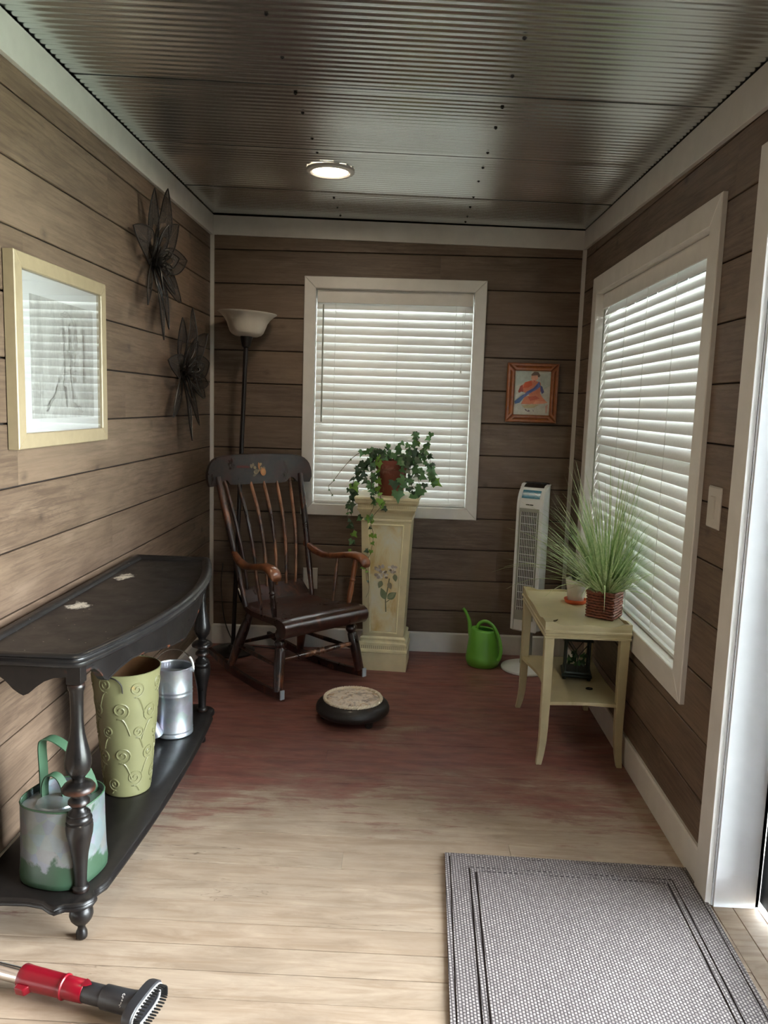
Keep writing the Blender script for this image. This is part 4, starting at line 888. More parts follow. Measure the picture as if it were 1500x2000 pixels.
mk('panel_moulding', g, M['creamedge'], pd, smooth=0)
mk('cap_moulding', G().loft([sq(h, z_) for h, z_ in ((.135, .834), (.140, .838), (.140, .846), (.137, .850), (.140, .868), (.147, .886), (.156, .898), (.158, .904), (.154, .908), (.154, .928), (.164, .934), (.168, .942), (.168, .952), (.172, .956), (.172, .966), (.170, .969))]), M['cream'], pd, smooth=0)
g = G()
for k in range(26):
    x_ = -.148 + k * .0116
    for ax2 in range(2): g.box((x_, -.1595, .911), (x_ + .007, -.153, .926), Matrix.Rotation(ax2 * pi / 2, 4, 'Z'))
mk('carved_band', g, M['cream'], pd, smooth=0, kind='stuff')
r = random.Random(4); sh_ = []
sh_ += [(stroke([(.012, .33), (.008, .40), (.018, .46), (.026, .52)], .006), (112, 112, 84)), (stroke([(.012, .385), (.03, .40)], .004), (120, 120, 90))]
def leafp(x_, y_, l, w, a): return [(x_ + t_ * l * cos(a) - s_ * w * sin(pi * t_ ** .8) * sin(a), y_ + t_ * l * sin(a) + s_ * w * sin(pi * t_ ** .8) * cos(a)) for s_, ts in ((1, [i / 7 for i in range(8)]), (-1, [i / 7 for i in range(6, 0, -1)])) for t_ in ts]
sh_ += [(leafp(.018, .405, .062, .020, radians(38)), (118, 132, 100)), (leafp(.022, .41, .052, .012, radians(38)), (140, 150, 118)), (leafp(.008, .40, .070, .018, radians(112)), (122, 136, 104)), (leafp(-.016, .505, .045, .014, radians(-110)), (128, 136, 106)), (leafp(.054, .545, .042, .013, radians(-80)), (128, 138, 108)), (leafp(.022, .50, .044, .013, radians(-70)), (146, 140, 116))]
for i in range(34):
    a, b = r.uniform(-.052, .058), r.gauss(.555, .018); b += .015 * (a > .02)
    sh_.append((ell(a, b, r.uniform(.007, .013), r.uniform(.005, .010), r.uniform(0, 3), 8), r.choice([(214, 206, 192), (200, 190, 180), (224, 218, 206), (186, 176, 168), (206, 200, 178), (168, 156, 142)])))
sh_ += [(ell(.004, .556, .010, .006, .6), (128, 114, 98)), (ell(.032, .568, .007, .006), (126, 112, 98)), (ell(.01, .525, .009, .006), (138, 124, 106))]
mwp = MW[pd.name]
art('painted_flower', sh_, pn, lambda a, b, h: tuple(mwp @ Vector((a, -hz(b) + .0058 - h, b))), .0001)
# ---- potted ivy on the pedestal
PX, PY, PZ = 1.072, 4.335, .9692
iv = T('potted_ivy', 'terracotta pot of trailing green ivy on top of the cream pedestal', 'plant', (PX, PY, PZ))
mk('pot', G().lathe([(0, .064), (.004, .067), (.142, .083), (.143, .090), (.147, .093), (.188, .0965), (.192, .095), (.192, .087), (.17, .084)], n=36, cap=(True, False)), M['terra'], iv, smooth=50)
mk('soil', G().lathe([(.172, .0845), (.178, .06), (.181, 0)], n=24, cap=(False, False)), M['soil'], iv)
def IV(cx, cy, y_=4.24):       # photo-measured leaf spot -> point in the plane y = y_
    px, py = 640 + cx / 6.522, 840 + cy / 6.522; k = (y_ / 4.25)
    x_ = .839 + .002766 * (px - 680); z_ = 1.029 - .0029 * (py - 945) + .000095 * (px - 680)
    return Vector((1.151 + (x_ - 1.151) * k - PX, y_ - PY, 1.462 + (z_ - 1.462) * k - PZ))
def leaf_mesh(seed, name):
    r = random.Random(seed)
    lob = [(0, -.10), (.24, -.26), (.52, -.20), (.46, .02), (.62, .22), (.34, .32), (.20, .52), (.0, .95)]
    pts = [(a * r.uniform(.9, 1.1), b * r.uniform(.92, 1.08)) for a, b in lob]; pts[0] = (0, -.08)
    full = pts + [(-a * r.uniform(.92, 1.08), b) for a, b in pts[-2:0:-1]]
    g = G(); g.v = [(0, .22, .0)] + [(a, b, -.16 * abs(a) ** 1.3 - .10 * max(0, b - .3)) for a, b in full]; n_ = len(full)
    g.f = [(0, 1 + i, 1 + (i + 1) % n_) for i in range(n_)]
    me = bpy.data.meshes.new(name); me.from_pydata(g.v, [], g.f); me.polygons.foreach_set('use_smooth', [True] * n_); return me
lmesh = {}
for mn in ('ivyd', 'ivym', 'ivyb'):
    for k in range(3):
        me = leaf_mesh(k * 3 + 1, 'ivy_leaf'); me.materials.append(M[mn]); lmesh[mn, k] = me
ri = random.Random(12)
def leaf_at(p, size, mn, face=None, roll=None):
    o = bpy.data.objects.new('leaf', lmesh[mn, ri.randrange(3)]); COL.objects.link(o); o.parent = iv
    zz = (face if face is not None else Vector((ri.uniform(-.7, .5), ri.uniform(-1.2, -.3), ri.uniform(-.1, .9)))).normalized()
    a = roll if roll is not None else ri.uniform(-1.2, 1.2) + pi
    yy = Vector((sin(a), 0, cos(a))); yy = (yy - zz * yy.dot(zz)).normalized(); xx = yy.cross(zz)
    o.matrix_local = Matrix(((xx.x, yy.x, zz.x, p.x), (xx.y, yy.y, zz.y, p.y), (xx.z, yy.z, zz.z, p.z), (0, 0, 0, 1))) @ Matrix.Scale(size, 4)
ROOT = Vector((0, 0, .178))
def vine(pts, r0=.0022):
    p = smoothpoly([tuple(q) for q in pts], 6, False); mk('vine', G().tube(p, [r0 * (1 - .5 * i / len(p)) for i in range(len(p))], 5), M['vine'], iv); return [Vector(q) for q in p]
def V(*a): return Vector(a)
def over(ang, drop, end, reach=.12):   # a vine that leaves the pot over its rim
    return [ROOT + V(.04 * cos(ang), .04 * sin(ang), -.005), V(.085 * cos(ang), .085 * sin(ang), .215), V(reach * cos(ang), reach * sin(ang), .19)] + end
F_ = V
vines = [
    (over(pi * 1.06, 0, [IV(440, 470, 4.27), IV(330, 650, 4.25), IV(300, 830, 4.24), IV(270, 960, 4.22), IV(265, 1090, 4.2), V(-.205, -.14, -.16), V(-.20, -.14, -.29)]), 'd'),
    (over(pi * 1.02, 0, [IV(500, 420, 4.3), IV(400, 560, 4.29), IV(360, 760, 4.28), IV(330, 830, 4.27), IV(310, 1040, 4.23), V(-.19, -.12, -.20)]), 'd'),
    (over(pi * 1.2, 0, [IV(560, 520, 4.25), IV(560, 700, 4.22), IV(590, 830, 4.19), IV(600, 950, 4.165), IV(540, 1080, 4.15), V(-.112, -.172, -.10), V(-.155, -.172, -.115)]), 'm'),
    (over(pi * 1.3, 0, [IV(640, 640, 4.22), IV(665, 800, 4.18), IV(690, 950, 4.16), V(-.10, -.178, -.12), V(-.085, -.172, -.20), V(-.095, -.160, -.29), V(-.12, -.15, -.37), V(-.115, -.15, -.45)]), 'b'),
    (over(-pi * .12, 0, [IV(1100, 400, 4.31), IV(1130, 540, 4.28), IV(1180, 760, 4.25), IV(1100, 830, 4.22)]), 'm'),
    (over(pi * .05, 0, [IV(1190, 330, 4.34), IV(1280, 460, 4.32), IV(1330, 580, 4.3), IV(1370, 690, 4.29)]), 'm'),
    (over(-pi * .35, 0, [IV(940, 440, 4.22), IV(930, 640, 4.19), IV(900, 820, 4.17)]), 'm'),
    (over(-pi * .25, 0, [IV(1010, 480, 4.23), IV(1050, 640, 4.22), IV(1090, 780, 4.2)]), 'd'),
    ([ROOT, IV(980, 330, 4.33), IV(1030, 250, 4.32), IV(1120, 180, 4.31), IV(1110, 100, 4.31), IV(1095, 50, 4.3)], 'm'),
    ([ROOT + V(.02, .02, 0), IV(1080, 330, 4.36), IV(1200, 250, 4.36), IV(1270, 190, 4.36), IV(1280, 50, 4.36)], 'm'),
    ([ROOT + V(.03, 0, 0), IV(1130, 360, 4.33), IV(1220, 290, 4.32), IV(1290, 340, 4.32), IV(1290, 470, 4.31)], 'm'),
    ([ROOT, IV(700, 290, 4.33), IV(580, 270, 4.33), IV(440, 290, 4.34), IV(330, 350, 4.35), IV(200, 480, 4.35), IV(60, 660, 4.35), IV(10, 720, 4.35), IV(60, 820, 4.35)], 's'),
    ([ROOT, IV(760, 280, 4.31), IV(760, 210, 4.30)], 'm'), ([ROOT, IV(860, 300, 4.32), IV(880, 240, 4.31), IV(910, 190, 4.30)], 'm'), ([ROOT, IV(690, 320, 4.29), IV(640, 270, 4.27), IV(560, 300, 4.26), IV(540, 380, 4.26)], 'd'),
]
for pts, kd in vines:
    p = vine(pts); n_ = len(p); i = 4
    while i < n_:
        far = p[i].z < -.03; mn = {'d': 'ivyd', 'm': 'ivym', 'b': 'ivyb', 's': 'ivym'}[kd] if ri.random() < .62 else ri.choice(['ivyd', 'ivym', 'ivyd'])
        if kd == 's' and i > 16: i += 9; leaf_at(p[min(i, n_ - 1)], .012, 'ivym'); continue
        leaf_at(p[i] + V(ri.uniform(-.008, .008), ri.uniform(-.012, 0), ri.uniform(-.008, .004)), ri.uniform(.016, .026) if far else ri.uniform(.024, .040), mn)
        i += ri.choice([3, 4, 5]) if far else ri.choice([1, 2, 2, 3])
for cx, cy, sz, mn, yy in [(330, 690, .052, 'ivyb', 4.24), (400, 600, .042, 'ivyd', 4.26), (440, 440, .046, 'ivyd', 4.27), (390, 500, .044, 'ivyd', 4.27), (470, 560, .040, 'ivyd', 4.26), (540, 700, .048, 'ivym', 4.23), (590, 620, .040, 'ivyd', 4.24), (500, 640, .040, 'ivyd', 4.25), (600, 740, .040, 'ivyd', 4.22),
        (1075, 285, .056, 'ivyd', 4.31), (1120, 175, .044, 'ivyb', 4.31), (1250, 205, .034, 'ivym', 4.36), (1010, 205, .034, 'ivym', 4.31), (880, 250, .034, 'ivym', 4.30), (760, 225, .024, 'ivym', 4.30), (580, 255, .028, 'ivym', 4.33), (430, 290, .038, 'ivym', 4.34), (1110, 400, .048, 'ivyd', 4.29), (1115, 510, .044, 'ivym', 4.27),
        (1185, 590, .046, 'ivym', 4.26), (1200, 520, .034, 'ivym', 4.28), (1320, 570, .046, 'ivym', 4.3), (1365, 660, .050, 'ivyb', 4.29), (1330, 480, .026, 'ivym', 4.31), (1225, 425, .024, 'ivym', 4.31), (930, 620, .050, 'ivym', 4.185), (850, 660, .060, 'ivyd', 4.19), (960, 690, .044, 'ivym', 4.19), (900, 790, .064, 'ivym', 4.165), (1000, 640, .034, 'ivyd', 4.21),
        (1190, 750, .064, 'ivym', 4.22), (1100, 830, .044, 'ivym', 4.18), (1240, 690, .034, 'ivyd', 4.25), (290, 940, .050, 'ivyd', 4.22), (350, 800, .040, 'ivyd', 4.25), (270, 750, .026, 'ivyd', 4.25), (750, 985, .030, 'ivyd', 4.155), (560, 330, .038, 'ivyd', 4.27), (700, 340, .030, 'ivyd', 4.25), (830, 330, .034, 'ivym', 4.26), (940, 340, .034, 'ivyd', 4.26), (1030, 740, .030, 'ivyd', 4.2), (1060, 640, .036, 'ivym', 4.22)]:
    leaf_at(IV(cx, cy, yy), sz, mn, V(ri.uniform(-.4, .3), -1, ri.uniform(0, .6)))
for p, sz, mn in [(V(-.155, -.172, -.105), .030, 'ivyd'), (V(-.106, -.176, -.105), .040, 'ivyb'), (V(-.098, -.172, -.20), .026, 'ivyb'), (V(-.115, -.155, -.29), .026, 'ivyd'), (V(-.205, -.14, -.16), .040, 'ivyd'), (V(-.195, -.14, -.2), .036, 'ivyb'), (V(-.20, -.14, -.24), .034, 'ivym'), (V(-.205, -.14, -.30), .03, 'ivyb'), (V(-.13, -.15, -.38), .028, 'ivyb')]:
    leaf_at(p, sz, mn, V(ri.uniform(-.3, .3), -1, ri.uniform(0, .4)))
p = vine([V(-.20, -.14, -.29), V(-.19, -.145, -.36), V(-.13, -.15, -.385), V(-.11, -.15, -.42), V(-.10, -.15, -.50), V(-.115, -.15, -.55)], .0016)

# ---- footstool
fs = T('footstool', 'round black footstool with a cream tapestry cushion on the red painted floor', 'footstool', (.940, 3.535, 0), radians(20))
mk('body', G().lathe([(.026, .120), (.028, .150), (.034, .163), (.046, .1715), (.058, .172), (.072, .167), (.084, .156), (.092, .142), (.094, .136), (.090, .128)], n=48, cap=(True, True)), M['stool'], fs, smooth=60)
mk('cushion', G().lathe([(.088, .131), (.094, .128), (.101, .112), (.106, .08), (.1085, .04), (.109, 0)], n=40, cap=(False, False)), M['tapestry'], fs, smooth=80)
rp_ = [(.1315 * cos(a), .1315 * sin(a), .096) for a in [2 * pi * i / 72 for i in range(73)]]
g = G()
for ph in (0, pi):
    g.tube([((.1315 + .0035 * cos(36 * a + ph)) * cos(a), (.1315 + .0035 * cos(36 * a + ph)) * sin(a), .099 + .0035 * sin(36 * a + ph)) for a in [2 * pi * i / 360 for i in range(361)]], .0056, 5)
mk('rope_trim', g, M['rope'], fs)
for k in range(3):
    a = radians(-72) + k * 2 * pi / 3; mk('foot', G().lathe([(0, .014), (.004, .018), (.014, .019), (.030, .022)], (.132 * cos(a), .132 * sin(a)), 14), M['stool'], fs)
# ---- lime green watering can
lc = T('watering_can', 'lime green plastic watering can on the floor against the back baseboard', 'watering can', (1.627, 4.385, 0), radians(-12))
def lcr(z_, a, b, dx=0, sl=0.0, n=32): return [(dx + a * cos(2 * pi * j / n), b * sin(2 * pi * j / n), z_ + sl * cos(2 * pi * j / n)) for j in range(n)]
mk('body', G().loft([lcr(0, .080, .072), lcr(.004, .088, .080), (lcr(.03, .097, .088)), lcr(.052, .099, .090), lcr(.056, .097, .088), lcr(.10, .093, .084), lcr(.16, .083, .074, -.002), lcr(.205, .074, .064, -.004, -.006), lcr(.212, .070, .060, -.004, -.006), lcr(.214, .052, .044, .006, -.004), lcr(.211, .048, .040, .008, -.004), lcr(.10, .06, .05, .005)], (True, True)), M['lime'], lc, smooth=50)
mk('hollow', G().loft([lcr(.207, .0478, .0398, .008, -.004), lcr(.12, .058, .048, .006)], (False, True)), M['limed'], lc)
mk('spout', G().tube(smoothpoly([(-.062, 0, .13), (-.078, 0, .20), (-.088, 0, .255), (-.108, 0, .300), (-.125, 0, .322)], 5, False), [.020, .019, .018, .017, .016, .0145, .013, .012, .0115, .011, .0105, .010, .0095, .009, .009, .009, .009, .009, .009, .009, .009], 12), M['lime'], lc)
mk('handle', G().tube(smoothpoly([(-.042, -.008, .205), (-.026, -.012, .245), (.010, -.018, .262), (.052, -.026, .240), (.088, -.034, .180), (.104, -.04, .110), (.098, -.042, .062), (.086, -.042, .05)], 5, False), .0105, 10, flat=.75), M['lime'], lc)
# ---- tower fan
tf = T('tower_fan', 'white tower fan with teal display in the corner behind the khaki table', 'fan', (1.865, 4.345, 0), radians(-30))
mk('base', G().lathe([(0, .134), (.006, .138), (.014, .136), (.024, .11), (.032, .05), (.036, .045)], n=48), M['fan'], tf)
mk('stem', G().lathe([(.03, .034), (.26, .030)], n=24), M['fangrey'], tf)
def sec(z_, wf=.066, wb=.082, yf=-.072, yb=.075):
    o_ = [(-wf, yf), (wf, yf), (wf + .010, yf + .004)]
    for i in range(13):
        a = -pi / 2 * .55 + i / 12 * (pi + pi * .55 * 0 + pi * .1)
    arc = [(wb * cos(a), (yb) * sin(a)) for a in [radians(-38 + (256 - 0) * i / 14) for i in range(15)]]
    return [(x_, y_, z_) for x_, y_ in o_ + arc + [(-wf - .010, yf + .004)]]
rings = [sec(.232, .058, .072, -.062, .065), sec(.240)]
for z_ in (.5, .8, .93): rings.append(sec(z_))
for i in range(1, 9):
    q = i / 8; rings.append(sec(.93 + .125 * sin(q * pi / 2), .066, .082, -.072 + .10 * (1 - cos(q * pi / 2)), .075))
def fixr(rg):
    out = []
    for rr in rg:
        yf = rr[0][1]; out.append([(x_, max(y_, yf), z_) for x_, y_, z_ in rr])
    return out
mk('housing', G().loft(fixr(rings)), M['fan'], tf, smooth=50)
gr_ = mk('grille_frame', G().box((-.056, -.0745, .30), (.056, -.0722, .925)), M['fangrey'], tf, smooth=0)
mk('slot', G().box((-.045, -.0752, .355), (.045, -.0743, .905)), M['fanslot'], gr_, smooth=0)
g = G()
for i in range(10): g.box((-.0455 + i * .0100, -.0785, .355), (-.0445 + i * .0100 + .0015, -.0752, .905))
for i in range(13): g.box((-.045, -.0775, .372 + i * .0425), (.045, -.0753, .3745 + i * .0425))
mk('grille_bars', g, M['fan'], tf, smooth=0, kind='stuff')
def frontpt(q, x_, d_): return (x_, -.072 + .10 * (1 - cos(q * pi / 2)) - d_, .93 + .125 * sin(q * pi / 2))
mk('logo_bar', G().box((-.022, -.0728, .943), (-.002, -.070, .948)).box((.001, -.0728, .943), (.020, -.070, .948)), M['fandark'], tf, smooth=0)
mk('display', G().loft([[frontpt(q, -.052, .002), frontpt(q, .052, .002), frontpt(q, .052, -.002), frontpt(q, -.052, -.002)] for q in (.26, .36, .46, .53)]), M['teal'], tf)
mk('top_cap', G().loft([[frontpt(q, -.058, .0025), frontpt(q, .058, .0025), frontpt(q, .058, -.004), frontpt(q, -.058, -.004)] for q in (.66, .8, .9, 1.0)]).loft([[(x_ * .86, y_ * .86 + .008 if y_ > .02 else .027, z_) for x_, y_, z_ in sec(z0_)] for z0_ in (1.05, 1.062)]), M['fandark'], tf)
for s_ in (-1, 1):
    mk('side_rail', G().loft([[(s_ * .058, -.0765, z_), (s_ * .070, -.0745, z_), (s_ * .070, -.0700, z_), (s_ * .058, -.0700, z_)] for z_ in (.245, .93)] + [[(s_ * .058, frontpt(q, 0, .0045)[1], frontpt(q, 0, 0)[2]), (s_ * .070, frontpt(q, 0, .0025)[1], frontpt(q, 0, 0)[2]), (s_ * .070, frontpt(q, 0, -.003)[1], frontpt(q, 0, 0)[2] - .002), (s_ * .058, frontpt(q, 0, -.003)[1], frontpt(q, 0, 0)[2] - .002)] for q in (.2, .4, .6, .8, 1.0)]), M['fan'], tf)
# ---- side table with scalloped gallery
st = T('side_table', 'khaki cream painted side table with a scalloped gallery top and lower shelf', 'table', (1.915, 3.445, 0))
TX0, TX1, TY0, TY1 = 1.738, 2.088, 3.128, 3.765
mk('table_top', G().box((TX0 + .006, TY0 + .006, .580), (TX1 - .006, TY1 - .006, .592)), M['table'], st, True, smooth=0)
def rect(e, z_): return [(TX0 - e, TY0 - e, z_), (TX1 + e * .2, TY0 - e, z_), (TX1 + e * .2, TY1 + e, z_), (TX0 - e, TY1 + e, z_)]
mk('top_moulding', G().loft([rect(e, z_) for e, z_ in ((-.008, .540), (.0, .542), (.001, .550), (-.003, .553), (-.002, .562), (.003, .566), (.003, .572), (-.001, .576), (0, .588), (-.004, .590), (-.010, .590))]), M['table'], st, True, smooth=0)
def gallery(a, b, L_, nrm):
    a, b = Vector(a), Vector(b); d_ = (b - a).normalized(); nn = Vector(nrm) * .009; g = G(); N = 40; rows = []
    for i in range(N + 1):
        q = i / N; p = a + (b - a) * q; e = min(q, 1 - q)
        h = .004 + .014 * (1 if e < .07 else .5 + .5 * cos((e - .07) / .15 * pi)) if e < .22 else .004 + .006 * sin((q - .22) / .56 * pi) ** 2
        rows.append([(p.x, p.y, .588), (p.x + nn.x, p.y + nn.y, .588), (p.x + nn.x, p.y + nn.y, .592 + h), (p.x, p.y, .592 + h)])
    return g.loft(rows)
for a, b, nr in (((TX0, TY0, 0), (TX1, TY0, 0), (0, 1, 0)), ((TX0, TY1, 0), (TX1, TY1, 0), (0, -1, 0)), ((TX0 + .0003, TY0 + .0092, 0), (TX0 + .0003, TY1 - .0092, 0), (1, 0, 0)), ((TX1 - .0003, TY0 + .0092, 0), (TX1 - .0003, TY1 - .0092, 0), (-1, 0, 0))):
    mk('gallery', gallery(a, b, 0, nr), M['table'], st, True, smooth=50)
for sx_, sy_ in ((-1, -1), (1, -1), (1, 1), (-1, 1)):
    x_, y_ = (TX0 + .022 if sx_ < 0 else TX1 - .022), (TY0 + .024 if sy_ < 0 else TY1 - .024); rg = []
    for z_, h, o2 in ((.541, .0195, 0), (.40, .0185, 0), (.27, .0175, .0), (.16, .0165, .001), (.10, .0155, .003), (.05, .014, .008), (.02, .0125, .013), (0, .0115, .017)):
        cx, cy = x_ + sx_ * o2 * (1 if sx_ < 0 else .6), y_ + sy_ * o2
        rg.append([(cx - h, cy - h, z_), (cx + h, cy - h, z_), (cx + h, cy + h, z_), (cx - h, cy + h, z_)])
    mk('leg', G().loft(rg), M['table'], st, True, smooth=30, bevel=.002)
def scal(a, b, k=14, dep=.034):
    a, b = Vector(a), Vector(b); n_ = Vector((-(b - a).y, (b - a).x)).normalized()
    return [tuple(a + (b - a) * (i / k) + n_ * dep * (sin(pi * i / k) ** 1.5)) for i in range(k)]
so = scal((TX0 + .004, TY0 + .006), (TX1 - .004, TY0 + .006), dep=.012) + scal((TX1 - .004, TY0 + .006), (TX1 - .004, TY1 - .006), dep=.012) + scal((TX1 - .004, TY1 - .006), (TX0 + .004, TY1 - .006), dep=.012) + scal((TX0 + .004, TY0 + .006), (TX0 + .004, TY1 - .006), dep=-.045)[:0] + scal((TX0 + .004, TY1 - .006), (TX0 + .004, TY0 + .006), dep=.045)
mk('shelf', G().prism(so, .255, .270), M['table'], st, True, smooth=0, bevel=.002)
TT = .5922
# ---- grass in a woven basket
gb = T('grass_plant', 'tall spiky variegated grass plant in a brown woven square basket', 'plant', (2.018, 3.318, TT), radians(-33))
HB, WB = .112, .058
mk('basket', G().loft([[(-k * WB, -k * WB, z_), (k * WB, -k * WB, z_), (k * WB, k * WB, z_), (-k * WB, k * WB, z_)] for k, z_ in ((.92, 0), (.95, HB), (.86, HB), (.86, HB - .02))]), M['wickerd'], gb, smooth=0)
g = G()
for row in range(9):
    z_ = .008 + row * .0118; pts = []
    per = [(-1, -1), (1, -1), (1, 1), (-1, 1), (-1, -1)]
    for (a, b), (c, d) in zip(per[:-1], per[1:]):
        for i in range(12):
            q = i / 12; w_ = WB * .985 + .0026 * cos(pi * (i + row)) * (1 if 0 < i else 0)
            nx, ny = (0, -1) if b == d == -1 else (1, 0) if a == c == 1 else (0, 1) if b == d == 1 else (-1, 0)
            x_, y_ = (a + (c - a) * q) * WB * .985, (b + (d - b) * q) * WB * .985; e = .0024 * cos(pi * (i + row))
            pts.append((x_ + nx * e, y_ + ny * e, z_ + .001 * sin(i)))
    pts.append(pts[0]); g.tube(pts, .0054, 5)
mk('woven_strand', g, M['wicker'], gb, kind='stuff', smooth=60)
mk('rim', G().tube([(WB * a, WB * b, HB + .001) for a, b in ((-1, -1), (0, -1.02), (1, -1), (1.02, 0), (1, 1), (0, 1.02), (-1, 1), (-1.02, 0), (-1, -1))], .0065, 7), M['wicker'], gb)
mk('soil', G().box((-.048, -.048, HB - .025), (.048, .048, HB - .014)), M['soil'], gb, smooth=0)
def blades(n_, seed, lmin, lmax, spread, w0):
    r = random.Random(seed); g = G()
    for _ in range(n_):
        a = r.uniform(0, 2 * pi); q = r.random() ** .7; el = spread * q; L_ = r.uniform(lmin, lmax) * (1 - .12 * q); N = 8
        p = Vector((.034 * sqrt(r.random()) * cos(a + r.uniform(-1, 1)), .034 * sqrt(r.random()) * sin(a), HB - .016)); d_ = Vector((sin(el) * cos(a), sin(el) * sin(a), cos(el)))
        droop = r.uniform(.25, 1.5) * (.3 + q); side = Vector((-sin(a), cos(a), r.uniform(-.3, .3))).normalized(); tw = r.uniform(-.5, .5)
        w_ = w0 * r.uniform(.7, 1.25); Lr, Rr = [], []; k = len(g.v)
        lim = 2.085 - 2.018
        for i in range(N + 1):
            t_ = i / N; ww = w_ * (1 - t_ ** 1.6) * (.55 + .45 * min(1, t_ * 4)) + .0003; s2 = (side + Vector((0, 0, 1)) * tw * t_).normalized()
            g.v += [tuple(p - s2 * ww), tuple(p + s2 * ww)]
            d_ = (d_ + Vector((cos(a), sin(a), 0)) * .05 * droop - Vector((0, 0, 1)) * droop * .17 * t_ ** 1.3).normalized(); st_ = L_ / N
            if (p + d_ * st_).z < -.05 and t_ > .5: d_.z = abs(d_.z) * .2
            p = p + d_ * st_
        g.f += [(k + 2 * i, k + 2 * i + 1, k + 2 * i + 3, k + 2 * i + 2) for i in range(N)]
    # keep the tuft on the room side of the blind
    inv = MW[gb.name].inverted(); out = []
    for v in g.v:
        wv = MW[gb.name] @ Vector(v)
        if wv.x > 2.10: wv.x = 2.10 + (wv.x - 2.10) * .06
        out.append(tuple(inv @ wv))
    g.v = out; return g
mk('grass_blades', blades(380, 3, .36, .64, 1.12, .0030), M['grass'], gb, kind='stuff', recalc=False)
mk('grass_blades', blades(140, 9, .30, .54, .75, .0028), M['grassd'], gb, kind='stuff', recalc=False)
# ---- succulent in a white pot on a saucer
sa = T('saucer', 'orange terracotta saucer under the small white pot on the khaki table', 'saucer', (1.945, 3.545, TT))
mk('dish', G().lathe([(0, .044), (.003, .047), (.017, .053), (.019, .0525), (.019, .050), (.008, .046), (.007, 0)], n=36, cap=(True, False)), M['terra2'], sa, smooth=50)
pt = T('potted_succulent', 'small white pot with a dark green succulent standing on the terracotta saucer', 'plant', (1.945, 3.545, TT + .0075))
mk('pot', G().lathe([(0, .033), (.004, .036), (.080, .0455), (.081, .0475), (.102, .0495), (.104, .048), (.104, .045), (.088, .043)], n=32, cap=(True, False)), M['pot'], pt, smooth=50)
mk('soil', G().lathe([(.086, .0435), (.089, 0)], n=20, cap=(False, False)), M['soil'], pt)
r = random.Random(2); sm = None
for i in range(15):
    a = i * 2.4; q = .25 + .75 * (i / 15)
    if sm is None:
        g = G().loft([[(-w_, t_, h - .002), (0, t_, h - .006), (w_, t_, h - .002), (0, t_, h + .003)] for t_, w_, h in ((0, .004, 0), (.016, .0075, .004), (.034, .007, .012), (.052, .003, .024), (.060, .0006, .030))]); o = mk('leaf', g, M['succ'], pt); sm = o.data
    else: o = bpy.data.objects.new('leaf', sm); COL.objects.link(o); o.parent = pt
    o.location = (0, 0, .088); o.rotation_euler = (radians(62 - 42 * q), 0, a); s_ = r.uniform(.7, 1.0); o.scale = (s_, s_, s_)
# ---- dark lantern on the lower shelf
la = T('lantern', 'dark green iron lantern holding ivy leaves on the lower shelf of the khaki table', 'lantern', (1.952, 3.475, .2702), radians(-8))
LB = .056
mk('base', G().loft([sq(h, z_) for h, z_ in ((.064, .012), (.066, .016), (.066, .022), (.058, .028), (.056, .036))]), M['lantern'], la, smooth=0)
for a, b in ((-1, -1), (1, -1), (1, 1), (-1, 1)):
    mk('foot', G().lathe([(0, .008), (.013, .010)], (a * .054, b * .054), 10), M['lantern'], la)
    mk('corner_post', G().tube([(a * .051, b * .051, .034), (a * .051, b * .051, .178)], .0042, 6), M['lantern'], la)
for k in range(4):
    m2 = Matrix.Rotation(k * pi / 2, 4, 'Z')
    mk('cross_brace', G().tube([tuple(m2 @ Vector(p)) for p in ((-.05, -.051, .175), (.0, -.051, .105), (.05, -.051, .175))], .003, 5).tube([tuple(m2 @ Vector(p)) for p in ((0, -.051, .105), (0, -.051, .036))], .0024, 5), M['lantern'], la)
mk('roof', G().loft([sq(h, z_) for h, z_ in ((.062, .176), (.064, .182), (.060, .190), (.042, .212), (.03, .232), (.012, .240))]), M['lantern'], la, smooth=0)
for k in range(16):
    r2 = random.Random(k + 40); o = bpy.data.objects.new('leaf', lmesh[r2.choice(['ivyd', 'ivym', 'ivyd']), k % 3]); COL.objects.link(o); o.parent = la
    o.location = (r2.uniform(-.034, .034), r2.uniform(-.036, .03), r2.uniform(.042, .10)); o.rotation_euler = (r2.uniform(.3, 1.5), r2.uniform(-.5, .5), r2.uniform(-1, 1)); o.scale = (.026,) * 3
dl = T('dried_leaf', 'small curled dried leaf lying near the front corner of the khaki table top', 'leaf', (1.792, 3.205, TT), .6)
mk('blade', G().loft([[(x_, -w_, h + .004), (x_, 0, h), (x_, w_, h + .005)] for x_, w_, h in ((-.012, .001, .002), (-.004, .006, 0), (.006, .005, .0005), (.014, .001, .004))], (False, False), closed=False), M['vine'], dl, recalc=False)
kn = T('fallen_knob', 'small dark oval cap lying on the lower shelf of the khaki table', 'cap', (1.975, 3.305, .2702))
mk('disc', G().lathe([(0, .011), (.003, .0125), (.006, .010), (.0075, 0)], n=16, cap=(True, False), ex=1.3), M['fandark'], kn)

